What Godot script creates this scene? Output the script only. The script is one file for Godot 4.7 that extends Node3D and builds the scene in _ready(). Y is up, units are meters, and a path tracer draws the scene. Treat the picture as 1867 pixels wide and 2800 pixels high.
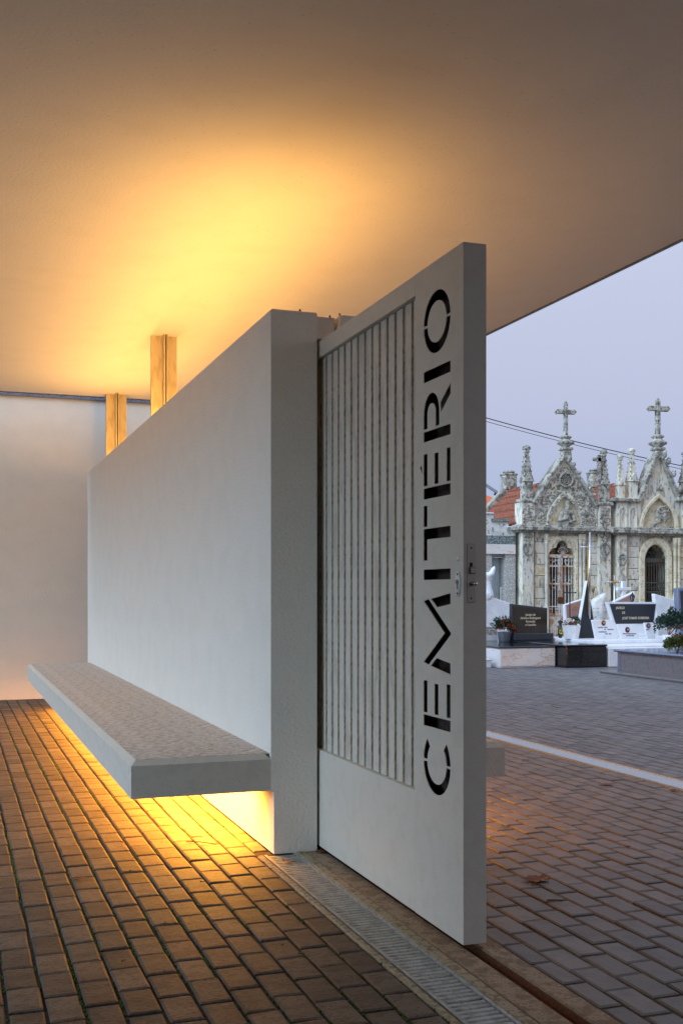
extends Node3D
# A cemetery entrance at dusk: white double wall with benches, sliding gate, flat roof, tombs and chapels beyond.

const FOCAL := 3000.0     # the photograph's focal length in its own pixels (1867 x 2800)
const EYE := 1.25
const YAW := 19.5
const ROOF_Y := 3.48
const WARM := Color(1.0, 0.74, 0.39)
const GOLDEN := Color(1.0, 0.66, 0.22)     # the lamps under the benches are yellower

var sn := sin(deg_to_rad(YAW))
var cs := cos(deg_to_rad(YAW))
var rng := RandomNumberGenerator.new()
var M := {}
var used := {}

# ---------------------------------------------------------------- mesh building
class MB:
	var v := PackedVector3Array()
	var c := PackedColorArray()
	var g := PackedInt32Array()
	var sg := -1
	var tint := Color.WHITE

	func tri(a: Vector3, b: Vector3, d: Vector3, out: Vector3) -> void:
		if (d - a).cross(b - a).dot(out) < 0.0:
			var t := b
			b = d
			d = t
		v.append(a); v.append(b); v.append(d)
		for k in 3:
			c.append(tint); g.append(sg)

	func quad(a: Vector3, b: Vector3, d: Vector3, e: Vector3, out: Vector3) -> void:
		tri(a, b, d, out)
		tri(a, d, e, out)

	func box(lo: Vector3, hi: Vector3) -> void:
		var p := func(i): return Vector3(hi.x if i & 1 else lo.x, hi.y if i & 2 else lo.y, hi.z if i & 4 else lo.z)
		quad(p.call(0), p.call(2), p.call(6), p.call(4), Vector3.LEFT)
		quad(p.call(1), p.call(3), p.call(7), p.call(5), Vector3.RIGHT)
		quad(p.call(0), p.call(1), p.call(5), p.call(4), Vector3.DOWN)
		quad(p.call(2), p.call(3), p.call(7), p.call(6), Vector3.UP)
		quad(p.call(0), p.call(1), p.call(3), p.call(2), Vector3.FORWARD)
		quad(p.call(4), p.call(5), p.call(7), p.call(6), Vector3.BACK)

	# box with chamfered edges
	func cbox(lo: Vector3, hi: Vector3, b: float) -> void:
		var m := (lo + hi) / 2
		var h := (hi - lo) / 2
		b = min(b, min(h.x, min(h.y, h.z)) * 0.9)
		var pt := func(sx, sy, sz, ax):
			var w := Vector3(h.x - (0.0 if ax == 0 else b), h.y - (0.0 if ax == 1 else b), h.z - (0.0 if ax == 2 else b))
			return m + Vector3(sx * w.x, sy * w.y, sz * w.z)
		for s in [-1, 1]:
			quad(pt.call(s, -1, -1, 0), pt.call(s, 1, -1, 0), pt.call(s, 1, 1, 0), pt.call(s, -1, 1, 0), Vector3(s, 0, 0))
			quad(pt.call(-1, s, -1, 1), pt.call(1, s, -1, 1), pt.call(1, s, 1, 1), pt.call(-1, s, 1, 1), Vector3(0, s, 0))
			quad(pt.call(-1, -1, s, 2), pt.call(1, -1, s, 2), pt.call(1, 1, s, 2), pt.call(-1, 1, s, 2), Vector3(0, 0, s))
			for t in [-1, 1]:
				quad(pt.call(s, t, -1, 0), pt.call(s, t, 1, 0), pt.call(s, t, 1, 1), pt.call(s, t, -1, 1), Vector3(s, t, 0))
				quad(pt.call(s, -1, t, 0), pt.call(s, 1, t, 0), pt.call(s, 1, t, 2), pt.call(s, -1, t, 2), Vector3(s, 0, t))
				quad(pt.call(-1, s, t, 1), pt.call(1, s, t, 1), pt.call(1, s, t, 2), pt.call(-1, s, t, 2), Vector3(0, s, t))
				for w in [-1, 1]:
					tri(pt.call(s, t, w, 0), pt.call(s, t, w, 1), pt.call(s, t, w, 2), Vector3(s, t, w))

	# outline in x and y, extruded from z0 (front, larger) back to z1; chamfer of the front edge
	func prism(poly: PackedVector2Array, z0: float, z1: float, bevel := 0.0) -> void:
		if Geometry2D.is_polygon_clockwise(poly):
			poly.reverse()
		var n := poly.size()
		var front := poly
		if bevel > 0.0:
			front = PackedVector2Array()
			for i in n:
				var a := (poly[i] - poly[(i + n - 1) % n]).normalized()
				var b := (poly[(i + 1) % n] - poly[i]).normalized()
				var na := Vector2(-a.y, a.x)
				var nb := Vector2(-b.y, b.x)
				var k: Vector2 = (na + nb) / max(0.35, 1.0 + na.dot(nb))
				front.append(poly[i] + k * bevel)
		var zb := z0 - bevel
		var ix := Geometry2D.triangulate_polygon(front)
		for i in range(0, ix.size(), 3):
			tri(Vector3(front[ix[i]].x, front[ix[i]].y, z0), Vector3(front[ix[i + 1]].x, front[ix[i + 1]].y, z0), Vector3(front[ix[i + 2]].x, front[ix[i + 2]].y, z0), Vector3.BACK)
		ix = Geometry2D.triangulate_polygon(poly)
		for i in range(0, ix.size(), 3):
			tri(Vector3(poly[ix[i]].x, poly[ix[i]].y, z1), Vector3(poly[ix[i + 1]].x, poly[ix[i + 1]].y, z1), Vector3(poly[ix[i + 2]].x, poly[ix[i + 2]].y, z1), Vector3.FORWARD)
		for i in n:
			var j := (i + 1) % n
			var e := poly[j] - poly[i]
			var o := Vector3(e.y, -e.x, 0)
			quad(Vector3(poly[i].x, poly[i].y, zb), Vector3(poly[j].x, poly[j].y, zb), Vector3(poly[j].x, poly[j].y, z1), Vector3(poly[i].x, poly[i].y, z1), o)
			if bevel > 0.0:
				quad(Vector3(front[i].x, front[i].y, z0), Vector3(front[j].x, front[j].y, z0), Vector3(poly[j].x, poly[j].y, zb), Vector3(poly[i].x, poly[i].y, zb), o + Vector3(0, 0, 0.1))

	# profile of (radius, height) turned about the vertical through at; n sides
	func lathe(prof: Array, at: Vector3, n: int, turn := 0.0, sx := 1.0, sz := 1.0) -> void:
		for k in prof.size() - 1:
			for i in n:
				var a0 := turn + TAU * i / n
				var a1 := turn + TAU * (i + 1) / n
				var p := func(a, q): return at + Vector3(cos(a) * q.x * sx, q.y, sin(a) * q.x * sz)
				var mid := (a0 + a1) / 2
				var d: Vector2 = prof[k + 1] - prof[k]
				var o := Vector3(cos(mid) * d.y, -d.x, sin(mid) * d.y)
				if prof[k].x < 1e-5:
					tri(at + Vector3(0, prof[k].y, 0), p.call(a0, prof[k + 1]), p.call(a1, prof[k + 1]), o)
				elif prof[k + 1].x < 1e-5:
					tri(at + Vector3(0, prof[k + 1].y, 0), p.call(a0, prof[k]), p.call(a1, prof[k]), o)
				else:
					quad(p.call(a0, prof[k]), p.call(a1, prof[k]), p.call(a1, prof[k + 1]), p.call(a0, prof[k + 1]), o)

	func tube(pts: Array, r: float, n := 6, r1 := -1.0) -> void:
		if r1 < 0.0:
			r1 = r
		var rings := []
		for i in pts.size():
			var d: Vector3 = (pts[min(i + 1, pts.size() - 1)] - pts[max(i - 1, 0)]).normalized()
			var u := d.cross(Vector3.UP if absf(d.y) < 0.9 else Vector3.RIGHT).normalized()
			var w := d.cross(u)
			var rr := lerpf(r, r1, float(i) / (pts.size() - 1))
			var ring := []
			for k in n:
				ring.append(pts[i] + (u * cos(TAU * k / n) + w * sin(TAU * k / n)) * rr)
			rings.append(ring)
		for i in pts.size() - 1:
			for k in n:
				var j := (k + 1) % n
				var o: Vector3 = (rings[i][k] + rings[i][j]) / 2 - pts[i]
				quad(rings[i][k], rings[i][j], rings[i + 1][j], rings[i + 1][k], o)
		for k in range(1, n - 1):
			tri(rings[0][0], rings[0][k], rings[0][k + 1], pts[0] - pts[1])
			tri(rings[-1][0], rings[-1][k], rings[-1][k + 1], pts[-1] - pts[-2])

	# a small rounded lump, flattened along z
	func blob(at: Vector3, rx: float, ry: float, rz: float, n := 6, rows := 3) -> void:
		for k in rows:
			for i in n:
				var p := func(ii, kk):
					var b: float = -PI / 2 + PI * kk / rows
					var a: float = TAU * ii / n
					return at + Vector3(cos(b) * cos(a) * rx, sin(b) * ry, cos(b) * sin(a) * rz)
				var o: Vector3 = (p.call(i, k) + p.call(i + 1, k + 1)) / 2 - at
				quad(p.call(i, k), p.call(i + 1, k), p.call(i + 1, k + 1), p.call(i, k + 1), o)

	func mesh() -> ArrayMesh:
		var st := SurfaceTool.new()
		st.begin(Mesh.PRIMITIVE_TRIANGLES)
		for i in v.size():
			st.set_smooth_group(g[i])
			st.set_color(c[i])
			st.add_vertex(v[i])
		st.generate_normals()
		return st.commit()

func gpos(n: Node) -> Vector3:
	var p := Vector3.ZERO
	while n != self and n is Node3D:
		p += n.position
		n = n.get_parent()
	return p

func numbered(called: String) -> String:
	var k: int = used.get(called, 0)
	used[called] = k + 1
	return called if k == 0 else "%s_%03d" % [called, k]

# commits a mesh drawn in world coordinates as one named part of parent
func obj(called: String, mb: MB, m: Material, parent: Node = null, label := "") -> MeshInstance3D:
	var o := MeshInstance3D.new()
	o.mesh = mb.mesh()
	o.material_override = m
	if parent == null:
		o.name = numbered(called)
		add_child(o)
	else:
		o.name = called
		parent.add_child(o, true)
		o.position = -gpos(parent)
	if label != "":
		o.set_meta("label", label)
	return o

func thing(called: String, label: String, category: String, at := Vector3.ZERO, group := "") -> Node3D:
	var o := Node3D.new()
	o.name = numbered(called)
	add_child(o)
	o.position = at
	tag(o, label, category, group)
	return o

func tag(o: Node, label: String, category: String, group := "") -> void:
	o.set_meta("label", label)
	o.set_meta("category", category)
	if group != "":
		o.set_meta("group", group)

func struct(o: Node) -> Node:
	o.set_meta("kind", "structure")
	return o

# ---------------------------------------------------------------- photograph pixels to points on known planes
func ray(px: float, py: float) -> Vector3:
	var a := (px - 933.5) / FOCAL
	return Vector3(sn + a * cs, (1622.0 - py) / FOCAL, -cs + a * sn)

func on_z(px: float, py: float, z: float) -> Vector3:
	var d := ray(px, py)
	return Vector3(0, EYE, 0) + d * (z / d.z)

# chapel drawing units: 2.815 to a photograph pixel, origin 1310, 1050
func q(x: float, y: float, z: float) -> Vector2:
	var p := on_z(1310.0 + x / 2.815, 1050.0 + y / 2.815, z)
	return Vector2(p.x, p.y)

func ql(pts: Array, z: float) -> PackedVector2Array:
	var r := PackedVector2Array()
	for p in pts:
		r.append(q(p[0], p[1], z))
	return r

# the same for the tombs, whose drawing starts 1126 units lower
func t(x: float, y: float, z: float) -> Vector2:
	return q(x, y + 1126.0, z)

func tl(pts: Array, z: float) -> PackedVector2Array:
	var r := PackedVector2Array()
	for p in pts:
		r.append(t(p[0], p[1], z))
	return r

# ---------------------------------------------------------------- materials
func field(seed_: int, n: int, freq: float, oct: int, kind := FastNoiseLite.TYPE_SIMPLEX_SMOOTH) -> PackedByteArray:
	var f := FastNoiseLite.new()
	f.noise_type = kind
	f.seed = seed_
	f.frequency = freq
	f.fractal_octaves = oct
	f.fractal_type = FastNoiseLite.FRACTAL_FBM if oct > 1 else FastNoiseLite.FRACTAL_NONE
	var im := f.get_seamless_image(n, n)
	im.convert(Image.FORMAT_L8)
	return im.get_data()

# base colour and layers [frequency, octaves, low, high, colour, amount]
func texture(seed_: int, n: int, base: Color, layers: Array) -> ImageTexture:
	var buf := PackedFloat32Array()
	buf.resize(n * n * 3)
	for i in n * n:
		buf[i * 3] = base.r
		buf[i * 3 + 1] = base.g
		buf[i * 3 + 2] = base.b
	var k := 0
	for l in layers:
		k += 1
		var d := field(seed_ * 31 + k * 7, n, l[0], l[1], l[6] if l.size() > 6 else FastNoiseLite.TYPE_SIMPLEX_SMOOTH)
		var lut := PackedFloat32Array()
		for b in 256:
			var at := b / 255.0
			lut.append((1.0 - smoothstep(l[2], l[3], absf(at - 0.5)) if l.size() > 7 else smoothstep(l[2], l[3], at)) * l[5])
		var cr: float = l[4].r
		var cg: float = l[4].g
		var cb: float = l[4].b
		for i in n * n:
			var w := lut[d[i]]
			if w > 0.002:
				var j := i * 3
				buf[j] += (cr - buf[j]) * w
				buf[j + 1] += (cg - buf[j + 1]) * w
				buf[j + 2] += (cb - buf[j + 2]) * w
	var by := PackedByteArray()
	by.resize(n * n * 3)
	for i in n * n * 3:
		by[i] = int(clampf(buf[i], 0, 1) * 255.0)
	return ImageTexture.create_from_image(Image.create_from_data(n, n, false, Image.FORMAT_RGB8, by))

func grey(seed_: int, n: int, freq: float, oct: int) -> ImageTexture:
	return ImageTexture.create_from_image(Image.create_from_data(n, n, false, Image.FORMAT_L8, field(seed_, n, freq, oct)))

func mat(called: String, base: Color, layers := [], o := {}) -> StandardMaterial3D:
	var m := StandardMaterial3D.new()
	m.resource_name = called
	var s: int = o.get("seed", M.size() + 3)
	var n: int = o.get("n", 256)
	if layers.is_empty():
		m.albedo_color = base
	else:
		m.albedo_texture = texture(s, n, base, layers)
	m.roughness = o.get("rough", 0.8)
	m.metallic = o.get("metal", 0.0)
	m.metallic_specular = o.get("spec", 0.5)
	m.uv1_triplanar = true
	m.uv1_world_triplanar = true
	m.uv1_scale = Vector3.ONE / float(o.get("size", 1.0))
	if o.has("stretch"):
		m.uv1_scale *= o.stretch
	m.vertex_color_use_as_albedo = true
	if o.has("bump"):
		m.heightmap_enabled = true
		m.heightmap_texture = grey(s + 900, n, o.get("bfreq", 0.06), o.get("boct", 3))
		m.heightmap_scale = o.bump
	if o.has("coat"):
		m.clearcoat_enabled = true
		m.clearcoat = o.coat
		m.clearcoat_roughness = 0.05
	M[called] = m
	return m

func rgb(r: int, g_: int, b: int) -> Color:
	return Color(r / 255.0, g_ / 255.0, b / 255.0)

func make_materials() -> void:
	var K := Color.BLACK
	mat("plaster", rgb(229, 223, 210), [[0.012, 3, 0.45, 0.8, rgb(222, 215, 201), 0.3], [0.25, 2, 0.66, 0.9, rgb(202, 192, 172), 0.4]], {"size": 2.1, "n": 512, "rough": 0.92, "bump": 0.22, "bfreq": 0.2, "boct": 3})
	mat("ceiling", rgb(224, 219, 211), [[0.01, 3, 0.5, 0.85, rgb(217, 211, 201), 0.3], [0.3, 1, 0.93, 0.97, rgb(150, 138, 120), 0.6]], {"size": 2.6, "n": 512, "rough": 0.95, "bump": 0.16, "bfreq": 0.22})
	mat("gate_paint", rgb(209, 202, 186), [[0.02, 4, 0.5, 0.85, rgb(196, 187, 168), 0.3], [0.3, 2, 0.74, 0.9, rgb(160, 150, 134), 0.5]], {"size": 1.3, "n": 512, "rough": 0.55, "bump": 0.05, "bfreq": 0.25})
	mat("slat_paint", rgb(208, 201, 186), [[0.03, 4, 0.5, 0.8, rgb(180, 172, 158), 0.6], [0.25, 2, 0.74, 0.9, rgb(140, 115, 92), 0.55]], {"size": 0.7, "rough": 0.6, "stretch": Vector3(1, 0.25, 1)})
	mat("dark_steel", rgb(26, 22, 20), [], {"rough": 0.7})
	mat("shaded_steel", rgb(70, 57, 49), [[0.05, 4, 0.45, 0.7, rgb(54, 41, 34), 0.8]], {"size": 0.4, "rough": 0.8})  # oxidised steel brown, darkened to put shade inside the hollow stile into the colour
	mat("rust_edge", rgb(200, 187, 164), [[0.08, 4, 0.45, 0.75, rgb(160, 136, 110), 0.8]], {"size": 0.3, "rough": 0.8, "stretch": Vector3(1, 0.4, 1)})
	mat("bench_side", rgb(198, 190, 175), [[0.03, 3, 0.5, 0.85, rgb(180, 175, 166), 0.4], [0.3, 2, 0.78, 0.92, rgb(120, 112, 100), 0.6]], {"size": 0.9, "rough": 0.85, "bump": 0.12, "bfreq": 0.2})
	mat("bench_top", rgb(214, 207, 198), [[0.05, 4, 0.42, 0.72, rgb(158, 142, 126), 0.8], [0.1, 3, 0.6, 0.78, rgb(120, 100, 84), 0.75], [0.35, 1, 0.82, 0.93, rgb(84, 70, 58), 0.8]], {"size": 0.9, "n": 512, "rough": 0.9, "bump": 0.15, "bfreq": 0.2, "stretch": Vector3(0.55, 1, 1.7)})
	mat("paver", rgb(206, 196, 184), [[0.012, 4, 0.42, 0.75, rgb(168, 154, 138), 0.7], [0.05, 4, 0.55, 0.78, rgb(132, 116, 98), 0.6], [0.16, 3, 0.64, 0.76, rgb(84, 72, 60), 0.7], [0.3, 1, 0.9, 0.96, rgb(232, 226, 214), 0.5]], {"size": 1.6, "n": 1024, "rough": 0.72, "bump": 0.12, "bfreq": 0.1, "boct": 4, "stretch": Vector3(0.6, 1, 1.5)})
	mat("plaza_paver", rgb(206, 203, 202), [[0.02, 4, 0.45, 0.78, rgb(176, 170, 166), 0.6], [0.2, 2, 0.78, 0.9, rgb(112, 102, 94), 0.5], [0.3, 1, 0.9, 0.96, rgb(236, 232, 226), 0.5]], {"size": 1.6, "n": 512, "rough": 0.55, "bump": 0.08, "bfreq": 0.12, "boct": 3})
	mat("joint_soil", rgb(58, 46, 34), [[0.05, 3, 0.5, 0.7, rgb(40, 32, 24), 0.8], [0.03, 3, 0.55, 0.7, rgb(52, 62, 26), 0.7]], {"size": 0.6, "rough": 1.0, "bump": 0.5, "bfreq": 0.2})
	mat("joint_sand", rgb(96, 78, 56), [[0.05, 3, 0.5, 0.7, rgb(64, 50, 36), 0.8], [0.02, 3, 0.62, 0.78, rgb(60, 62, 34), 0.6]], {"size": 0.6, "rough": 1.0, "bump": 0.5, "bfreq": 0.2})
	mat("moss", rgb(70, 92, 22), [[0.1, 3, 0.4, 0.7, rgb(34, 52, 12), 0.9]], {"size": 0.08, "rough": 1.0})
	mat("ground", rgb(120, 112, 104), [[0.03, 4, 0.4, 0.7, rgb(96, 90, 82), 0.8]], {"size": 3.0, "rough": 0.95})
	mat("galvanised", rgb(184, 192, 200), [[0.06, 3, 0.45, 0.7, rgb(150, 158, 166), 0.7], [0.15, 3, 0.7, 0.84, rgb(104, 102, 96), 0.6]], {"size": 0.3, "rough": 0.38, "metal": 0.85})
	mat("dull_zinc", rgb(168, 171, 166), [[0.03, 4, 0.45, 0.7, rgb(142, 144, 138), 0.8], [0.1, 3, 0.66, 0.82, rgb(104, 98, 86), 0.55]], {"size": 0.5, "rough": 0.55, "metal": 0.45})
	mat("channel_concrete", rgb(126, 118, 106), [[0.05, 4, 0.45, 0.7, rgb(84, 74, 60), 0.8]], {"size": 0.4, "rough": 0.95})
	mat("edging", rgb(156, 142, 116), [[0.05, 4, 0.45, 0.7, rgb(112, 100, 74), 0.8], [0.2, 2, 0.7, 0.85, rgb(70, 64, 46), 0.6]], {"size": 0.5, "rough": 0.95, "bump": 0.3, "bfreq": 0.15})
	mat("track_concrete", rgb(152, 131, 106), [[0.02, 4, 0.4, 0.7, rgb(120, 99, 74), 0.8], [0.1, 3, 0.6, 0.8, rgb(100, 76, 52), 0.55], [0.25, 2, 0.74, 0.88, rgb(70, 57, 44), 0.7]], {"size": 0.9, "n": 512, "rough": 0.95, "bump": 0.3, "bfreq": 0.12})
	mat("rust", rgb(104, 58, 26), [[0.06, 4, 0.45, 0.7, rgb(62, 34, 18), 0.9], [0.2, 2, 0.65, 0.85, rgb(140, 84, 40), 0.7]], {"size": 0.2, "rough": 0.9, "metal": 0.1})
	mat("column_paint", rgb(206, 192, 160), [[0.03, 4, 0.45, 0.75, rgb(184, 166, 130), 0.7]], {"size": 0.5, "rough": 0.6, "stretch": Vector3(1, 0.3, 1)})
	mat("stainless", rgb(150, 140, 128), [[0.1, 3, 0.5, 0.8, rgb(120, 110, 98), 0.6]], {"size": 0.1, "rough": 0.4, "metal": 0.85})
	mat("chrome", rgb(205, 208, 214), [], {"rough": 0.12, "metal": 1.0})
	mat("zinc", rgb(120, 128, 140), [[0.05, 3, 0.45, 0.7, rgb(96, 102, 114), 0.7]], {"size": 0.6, "rough": 0.5, "metal": 0.5})
	mat("terracotta", rgb(158, 90, 64), [[0.03, 3, 0.4, 0.7, rgb(128, 66, 46), 0.8], [0.05, 4, 0.5, 0.7, rgb(84, 52, 42), 0.8], [0.15, 3, 0.7, 0.85, rgb(186, 160, 128), 0.55]], {"size": 0.9, "rough": 0.9, "bump": 0.3, "bfreq": 0.1})
	mat("new_tile", rgb(206, 112, 66), [[0.06, 3, 0.5, 0.8, rgb(178, 88, 50), 0.7]], {"size": 0.9, "rough": 0.9})
	# weathered limestone of the chapels: pale stone, grey film, black lichen, white lichen
	mat("limestone", rgb(226, 217, 198), [[0.008, 4, 0.42, 0.72, rgb(203, 197, 184), 0.75], [0.018, 5, 0.58, 0.76, rgb(134, 131, 125), 0.55], [0.04, 5, 0.68, 0.82, rgb(82, 80, 76), 0.6], [0.018, 3, 0.66, 0.8, rgb(200, 176, 122), 0.45]], {"size": 2.8, "n": 512, "rough": 0.95, "bump": 0.2, "bfreq": 0.05, "boct": 4, "stretch": Vector3(1.5, 0.55, 1.5)})
	mat("limestone_dark", rgb(188, 181, 165), [[0.012, 4, 0.4, 0.66, rgb(140, 134, 122), 0.75], [0.025, 5, 0.5, 0.7, rgb(82, 80, 76), 0.65], [0.06, 4, 0.62, 0.76, rgb(54, 53, 50), 0.6], [0.08, 3, 0.68, 0.8, rgb(208, 205, 192), 0.65]], {"size": 2.2, "n": 512, "rough": 0.95, "bump": 0.3, "bfreq": 0.06, "boct": 4})
	mat("limestone_cream", rgb(228, 214, 184), [[0.02, 4, 0.5, 0.75, rgb(196, 178, 140), 0.7], [0.05, 4, 0.62, 0.78, rgb(140, 134, 120), 0.6]], {"size": 1.2, "rough": 0.95, "bump": 0.4, "bfreq": 0.12})
	mat("curtain", rgb(206, 220, 224), [[0.02, 2, 0.4, 0.7, rgb(184, 200, 208), 0.8]], {"size": 0.5, "rough": 0.9, "stretch": Vector3(3, 0.2, 3)})
	mat("white_rust", rgb(226, 220, 210), [[0.012, 4, 0.54, 0.7, rgb(190, 132, 92), 0.8], [0.04, 3, 0.68, 0.8, rgb(134, 76, 46), 0.7]], {"size": 1.5, "rough": 0.8})
	mat("green_rust", rgb(70, 86, 80), [[0.03, 4, 0.48, 0.64, rgb(116, 66, 42), 0.9]], {"size": 0.9, "rough": 0.8})
	mat("white_marble", rgb(232, 233, 235), [[0.01, 4, 0.5, 0.8, rgb(212, 214, 220), 0.5], [0.012, 5, 0.0, 0.02, rgb(176, 178, 186), 0.4, FastNoiseLite.TYPE_SIMPLEX_SMOOTH, true]], {"size": 1.8, "rough": 0.35})
	mat("pink_marble", rgb(230, 223, 216), [[0.006, 3, 0.45, 0.8, rgb(226, 208, 196), 0.5], [0.007, 5, 0.004, 0.03, rgb(206, 164, 136), 0.6, FastNoiseLite.TYPE_SIMPLEX_SMOOTH, true], [0.010, 4, 0.0, 0.012, rgb(150, 116, 98), 0.6, FastNoiseLite.TYPE_SIMPLEX_SMOOTH, true]], {"size": 2.2, "n": 512, "rough": 0.3, "stretch": Vector3(0.6, 1.6, 1)})
	mat("aged_marble", rgb(222, 218, 211), [[0.02, 4, 0.5, 0.75, rgb(194, 192, 187), 0.7], [0.04, 5, 0.66, 0.8, rgb(96, 95, 92), 0.6]], {"size": 1.4, "rough": 0.7})
	mat("green_marble", rgb(96, 112, 112), [[0.03, 4, 0.45, 0.62, rgb(44, 56, 56), 0.9], [0.07, 4, 0.56, 0.68, rgb(206, 204, 192), 0.85]], {"size": 0.6, "rough": 0.5})
	mat("pebble", rgb(186, 184, 178), [[0.06, 1, 0.4, 0.55, rgb(222, 216, 206), 0.9, FastNoiseLite.TYPE_CELLULAR], [0.08, 2, 0.6, 0.7, rgb(112, 122, 120), 0.8], [0.1, 2, 0.66, 0.76, rgb(206, 172, 156), 0.7]], {"size": 0.7, "rough": 0.8, "bump": 0.5, "bfreq": 0.12})
	mat("black_granite", rgb(24, 26, 30), [[0.3, 1, 0.74, 0.9, rgb(60, 64, 72), 0.6]], {"size": 0.3, "rough": 0.1, "spec": 0.6})
	mat("slate_granite", rgb(44, 46, 52), [[0.3, 1, 0.7, 0.9, rgb(80, 84, 92), 0.6]], {"size": 0.3, "rough": 0.35})
	mat("brown_granite", rgb(40, 32, 28), [[0.14, 3, 0.52, 0.66, rgb(92, 74, 60), 0.85], [0.3, 1, 0.8, 0.9, rgb(150, 136, 120), 0.6]], {"size": 0.25, "rough": 0.16})
	mat("dark_speckle", rgb(30, 30, 30), [[0.12, 3, 0.56, 0.68, rgb(74, 72, 66), 0.8], [0.2, 1, 0.78, 0.9, rgb(130, 126, 112), 0.6]], {"size": 0.6, "rough": 0.14})
	mat("grey_granite", rgb(124, 120, 122), [[0.25, 2, 0.55, 0.7, rgb(74, 72, 76), 0.8], [0.3, 1, 0.74, 0.87, rgb(186, 182, 184), 0.7], [0.02, 3, 0.6, 0.8, rgb(96, 92, 94), 0.5]], {"size": 0.6, "rough": 0.35})
	mat("blue_granite", rgb(110, 122, 146), [[0.25, 2, 0.55, 0.7, rgb(72, 82, 106), 0.85], [0.3, 1, 0.74, 0.86, rgb(180, 188, 204), 0.7]], {"size": 0.35, "rough": 0.14})
	mat("pink_granite", rgb(176, 132, 120), [[0.25, 2, 0.55, 0.7, rgb(112, 82, 78), 0.85], [0.3, 1, 0.76, 0.88, rgb(214, 190, 180), 0.7]], {"size": 0.3, "rough": 0.25})
	mat("white_paint", rgb(232, 232, 230), [], {"rough": 0.5})
	mat("gold", rgb(216, 172, 84), [], {"rough": 0.3, "metal": 1.0})
	mat("gilt_paint", rgb(244, 228, 192), [], {"rough": 0.5, "metal": 0.2})
	mat("ink", rgb(60, 64, 92), [], {"rough": 0.8})
	mat("iron", rgb(38, 38, 40), [], {"rough": 0.6, "metal": 0.4})
	mat("portrait", rgb(206, 176, 160), [], {"rough": 0.3})
	mat("portrait_dark", rgb(84, 36, 44), [], {"rough": 0.3})
	mat("portrait_blue", rgb(64, 84, 132), [], {"rough": 0.3})
	for l in [["leaf_green", rgb(52, 84, 34)], ["leaf_dark", rgb(24, 52, 36)], ["leaf_blue", rgb(30, 62, 62)], ["leaf_olive", rgb(86, 92, 34)], ["petal_red", rgb(186, 18, 24)], ["petal_white", rgb(232, 226, 222)], ["petal_yellow", rgb(226, 204, 52)], ["leaf_brown", rgb(120, 70, 42)]]:
		var m := mat(l[0], l[1], [], {"rough": 0.6})
		m.backlight_enabled = true
		m.backlight = Color(0.25, 0.25, 0.2)
	mat("dry_leaf", rgb(122, 74, 50), [[0.05, 4, 0.45, 0.7, rgb(84, 50, 36), 0.8]], {"size": 0.1, "rough": 0.85})
	mat("wire", rgb(22, 22, 26), [], {"rough": 0.7})
	mat("plastic_pot", rgb(120, 126, 136), [[0.04, 3, 0.5, 0.7, rgb(160, 164, 170), 0.6]], {"size": 0.2, "rough": 0.35, "metal": 0.4, "stretch": Vector3(3, 0.3, 3)})
	mat("brass", rgb(186, 142, 66), [], {"rough": 0.3, "metal": 1.0})
	var led := mat("diffuser", rgb(255, 226, 170), [], {"rough": 0.5})
	led.emission_enabled = true
	led.emission = WARM
	led.emission_energy_multiplier = 1.5

# ---------------------------------------------------------------- the scene
func _ready() -> void:
	rng.seed = 20417
	set_camera_sky_light()
	make_materials()
	build_ground()
	build_portico()
	build_gate()
	build_chapels()
	build_tombs()
	build_small_things()

func set_camera_sky_light() -> void:
	var cam := Camera3D.new()
	cam.name = "camera"
	cam.position = Vector3(0, EYE, 0)
	cam.rotation_degrees = Vector3(0, -YAW, 0)
	cam.near = 0.05
	cam.far = 900.0
	cam.set_frustum(2800.0 / FOCAL * cam.near, Vector2(0, 222.0 / FOCAL * cam.near), cam.near, cam.far)
	add_child(cam)
	cam.current = true

	# twilight sky: pale blue low down, lavender above, added brightness overhead to light the outdoors
	var h := 128
	var im := Image.create(8, h, false, Image.FORMAT_RGBF)
	var stops := [[-90.0, Color(0.10, 0.10, 0.11)], [-1.0, Color(0.16, 0.17, 0.20)], [0.0, Color(0.30, 0.385, 0.555)], [4.0, Color(0.355, 0.43, 0.615)], [9.0, Color(0.435, 0.475, 0.635)], [16.0, Color(0.485, 0.525, 0.685)], [30.0, Color(0.59, 0.64, 0.82)], [90.0, Color(0.86, 0.92, 1.08)]]
	for y in h:
		var el := 90.0 - 180.0 * (y + 0.5) / h
		var c := Color.BLACK
		for k in stops.size() - 1:
			if el >= stops[k][0] and el <= stops[k + 1][0]:
				c = stops[k][1].lerp(stops[k + 1][1], (el - stops[k][0]) / (stops[k + 1][0] - stops[k][0]))
		for x in 8:
			im.set_pixel(x, y, c)
	var sm := PanoramaSkyMaterial.new()
	sm.panorama = ImageTexture.create_from_image(im)
	var sky := Sky.new()
	sky.sky_material = sm
	var e := Environment.new()
	e.background_mode = Environment.BG_SKY
	e.sky = sky
	e.tonemap_mode = Environment.TONE_MAPPER_LINEAR
	e.tonemap_exposure = 1.16
	e.sdfgi_enabled = true
	e.ssao_enabled = true
	e.ssil_enabled = true
	var we := WorldEnvironment.new()
	we.name = "world_environment"
	we.environment = e
	add_child(we)

	# the last glow of the west, behind and to the left of the camera
	var sun := DirectionalLight3D.new()
	sun.name = "twilight"
	sun.light_color = Color(0.75, 0.88, 1.0)
	sun.light_energy = 1.08
	sun.light_angular_distance = 50.0
	sun.shadow_enabled = true
	add_child(sun)
	sun.look_at_from_position(Vector3(-7.4, 4.4, 2.2), Vector3.ZERO)

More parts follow.
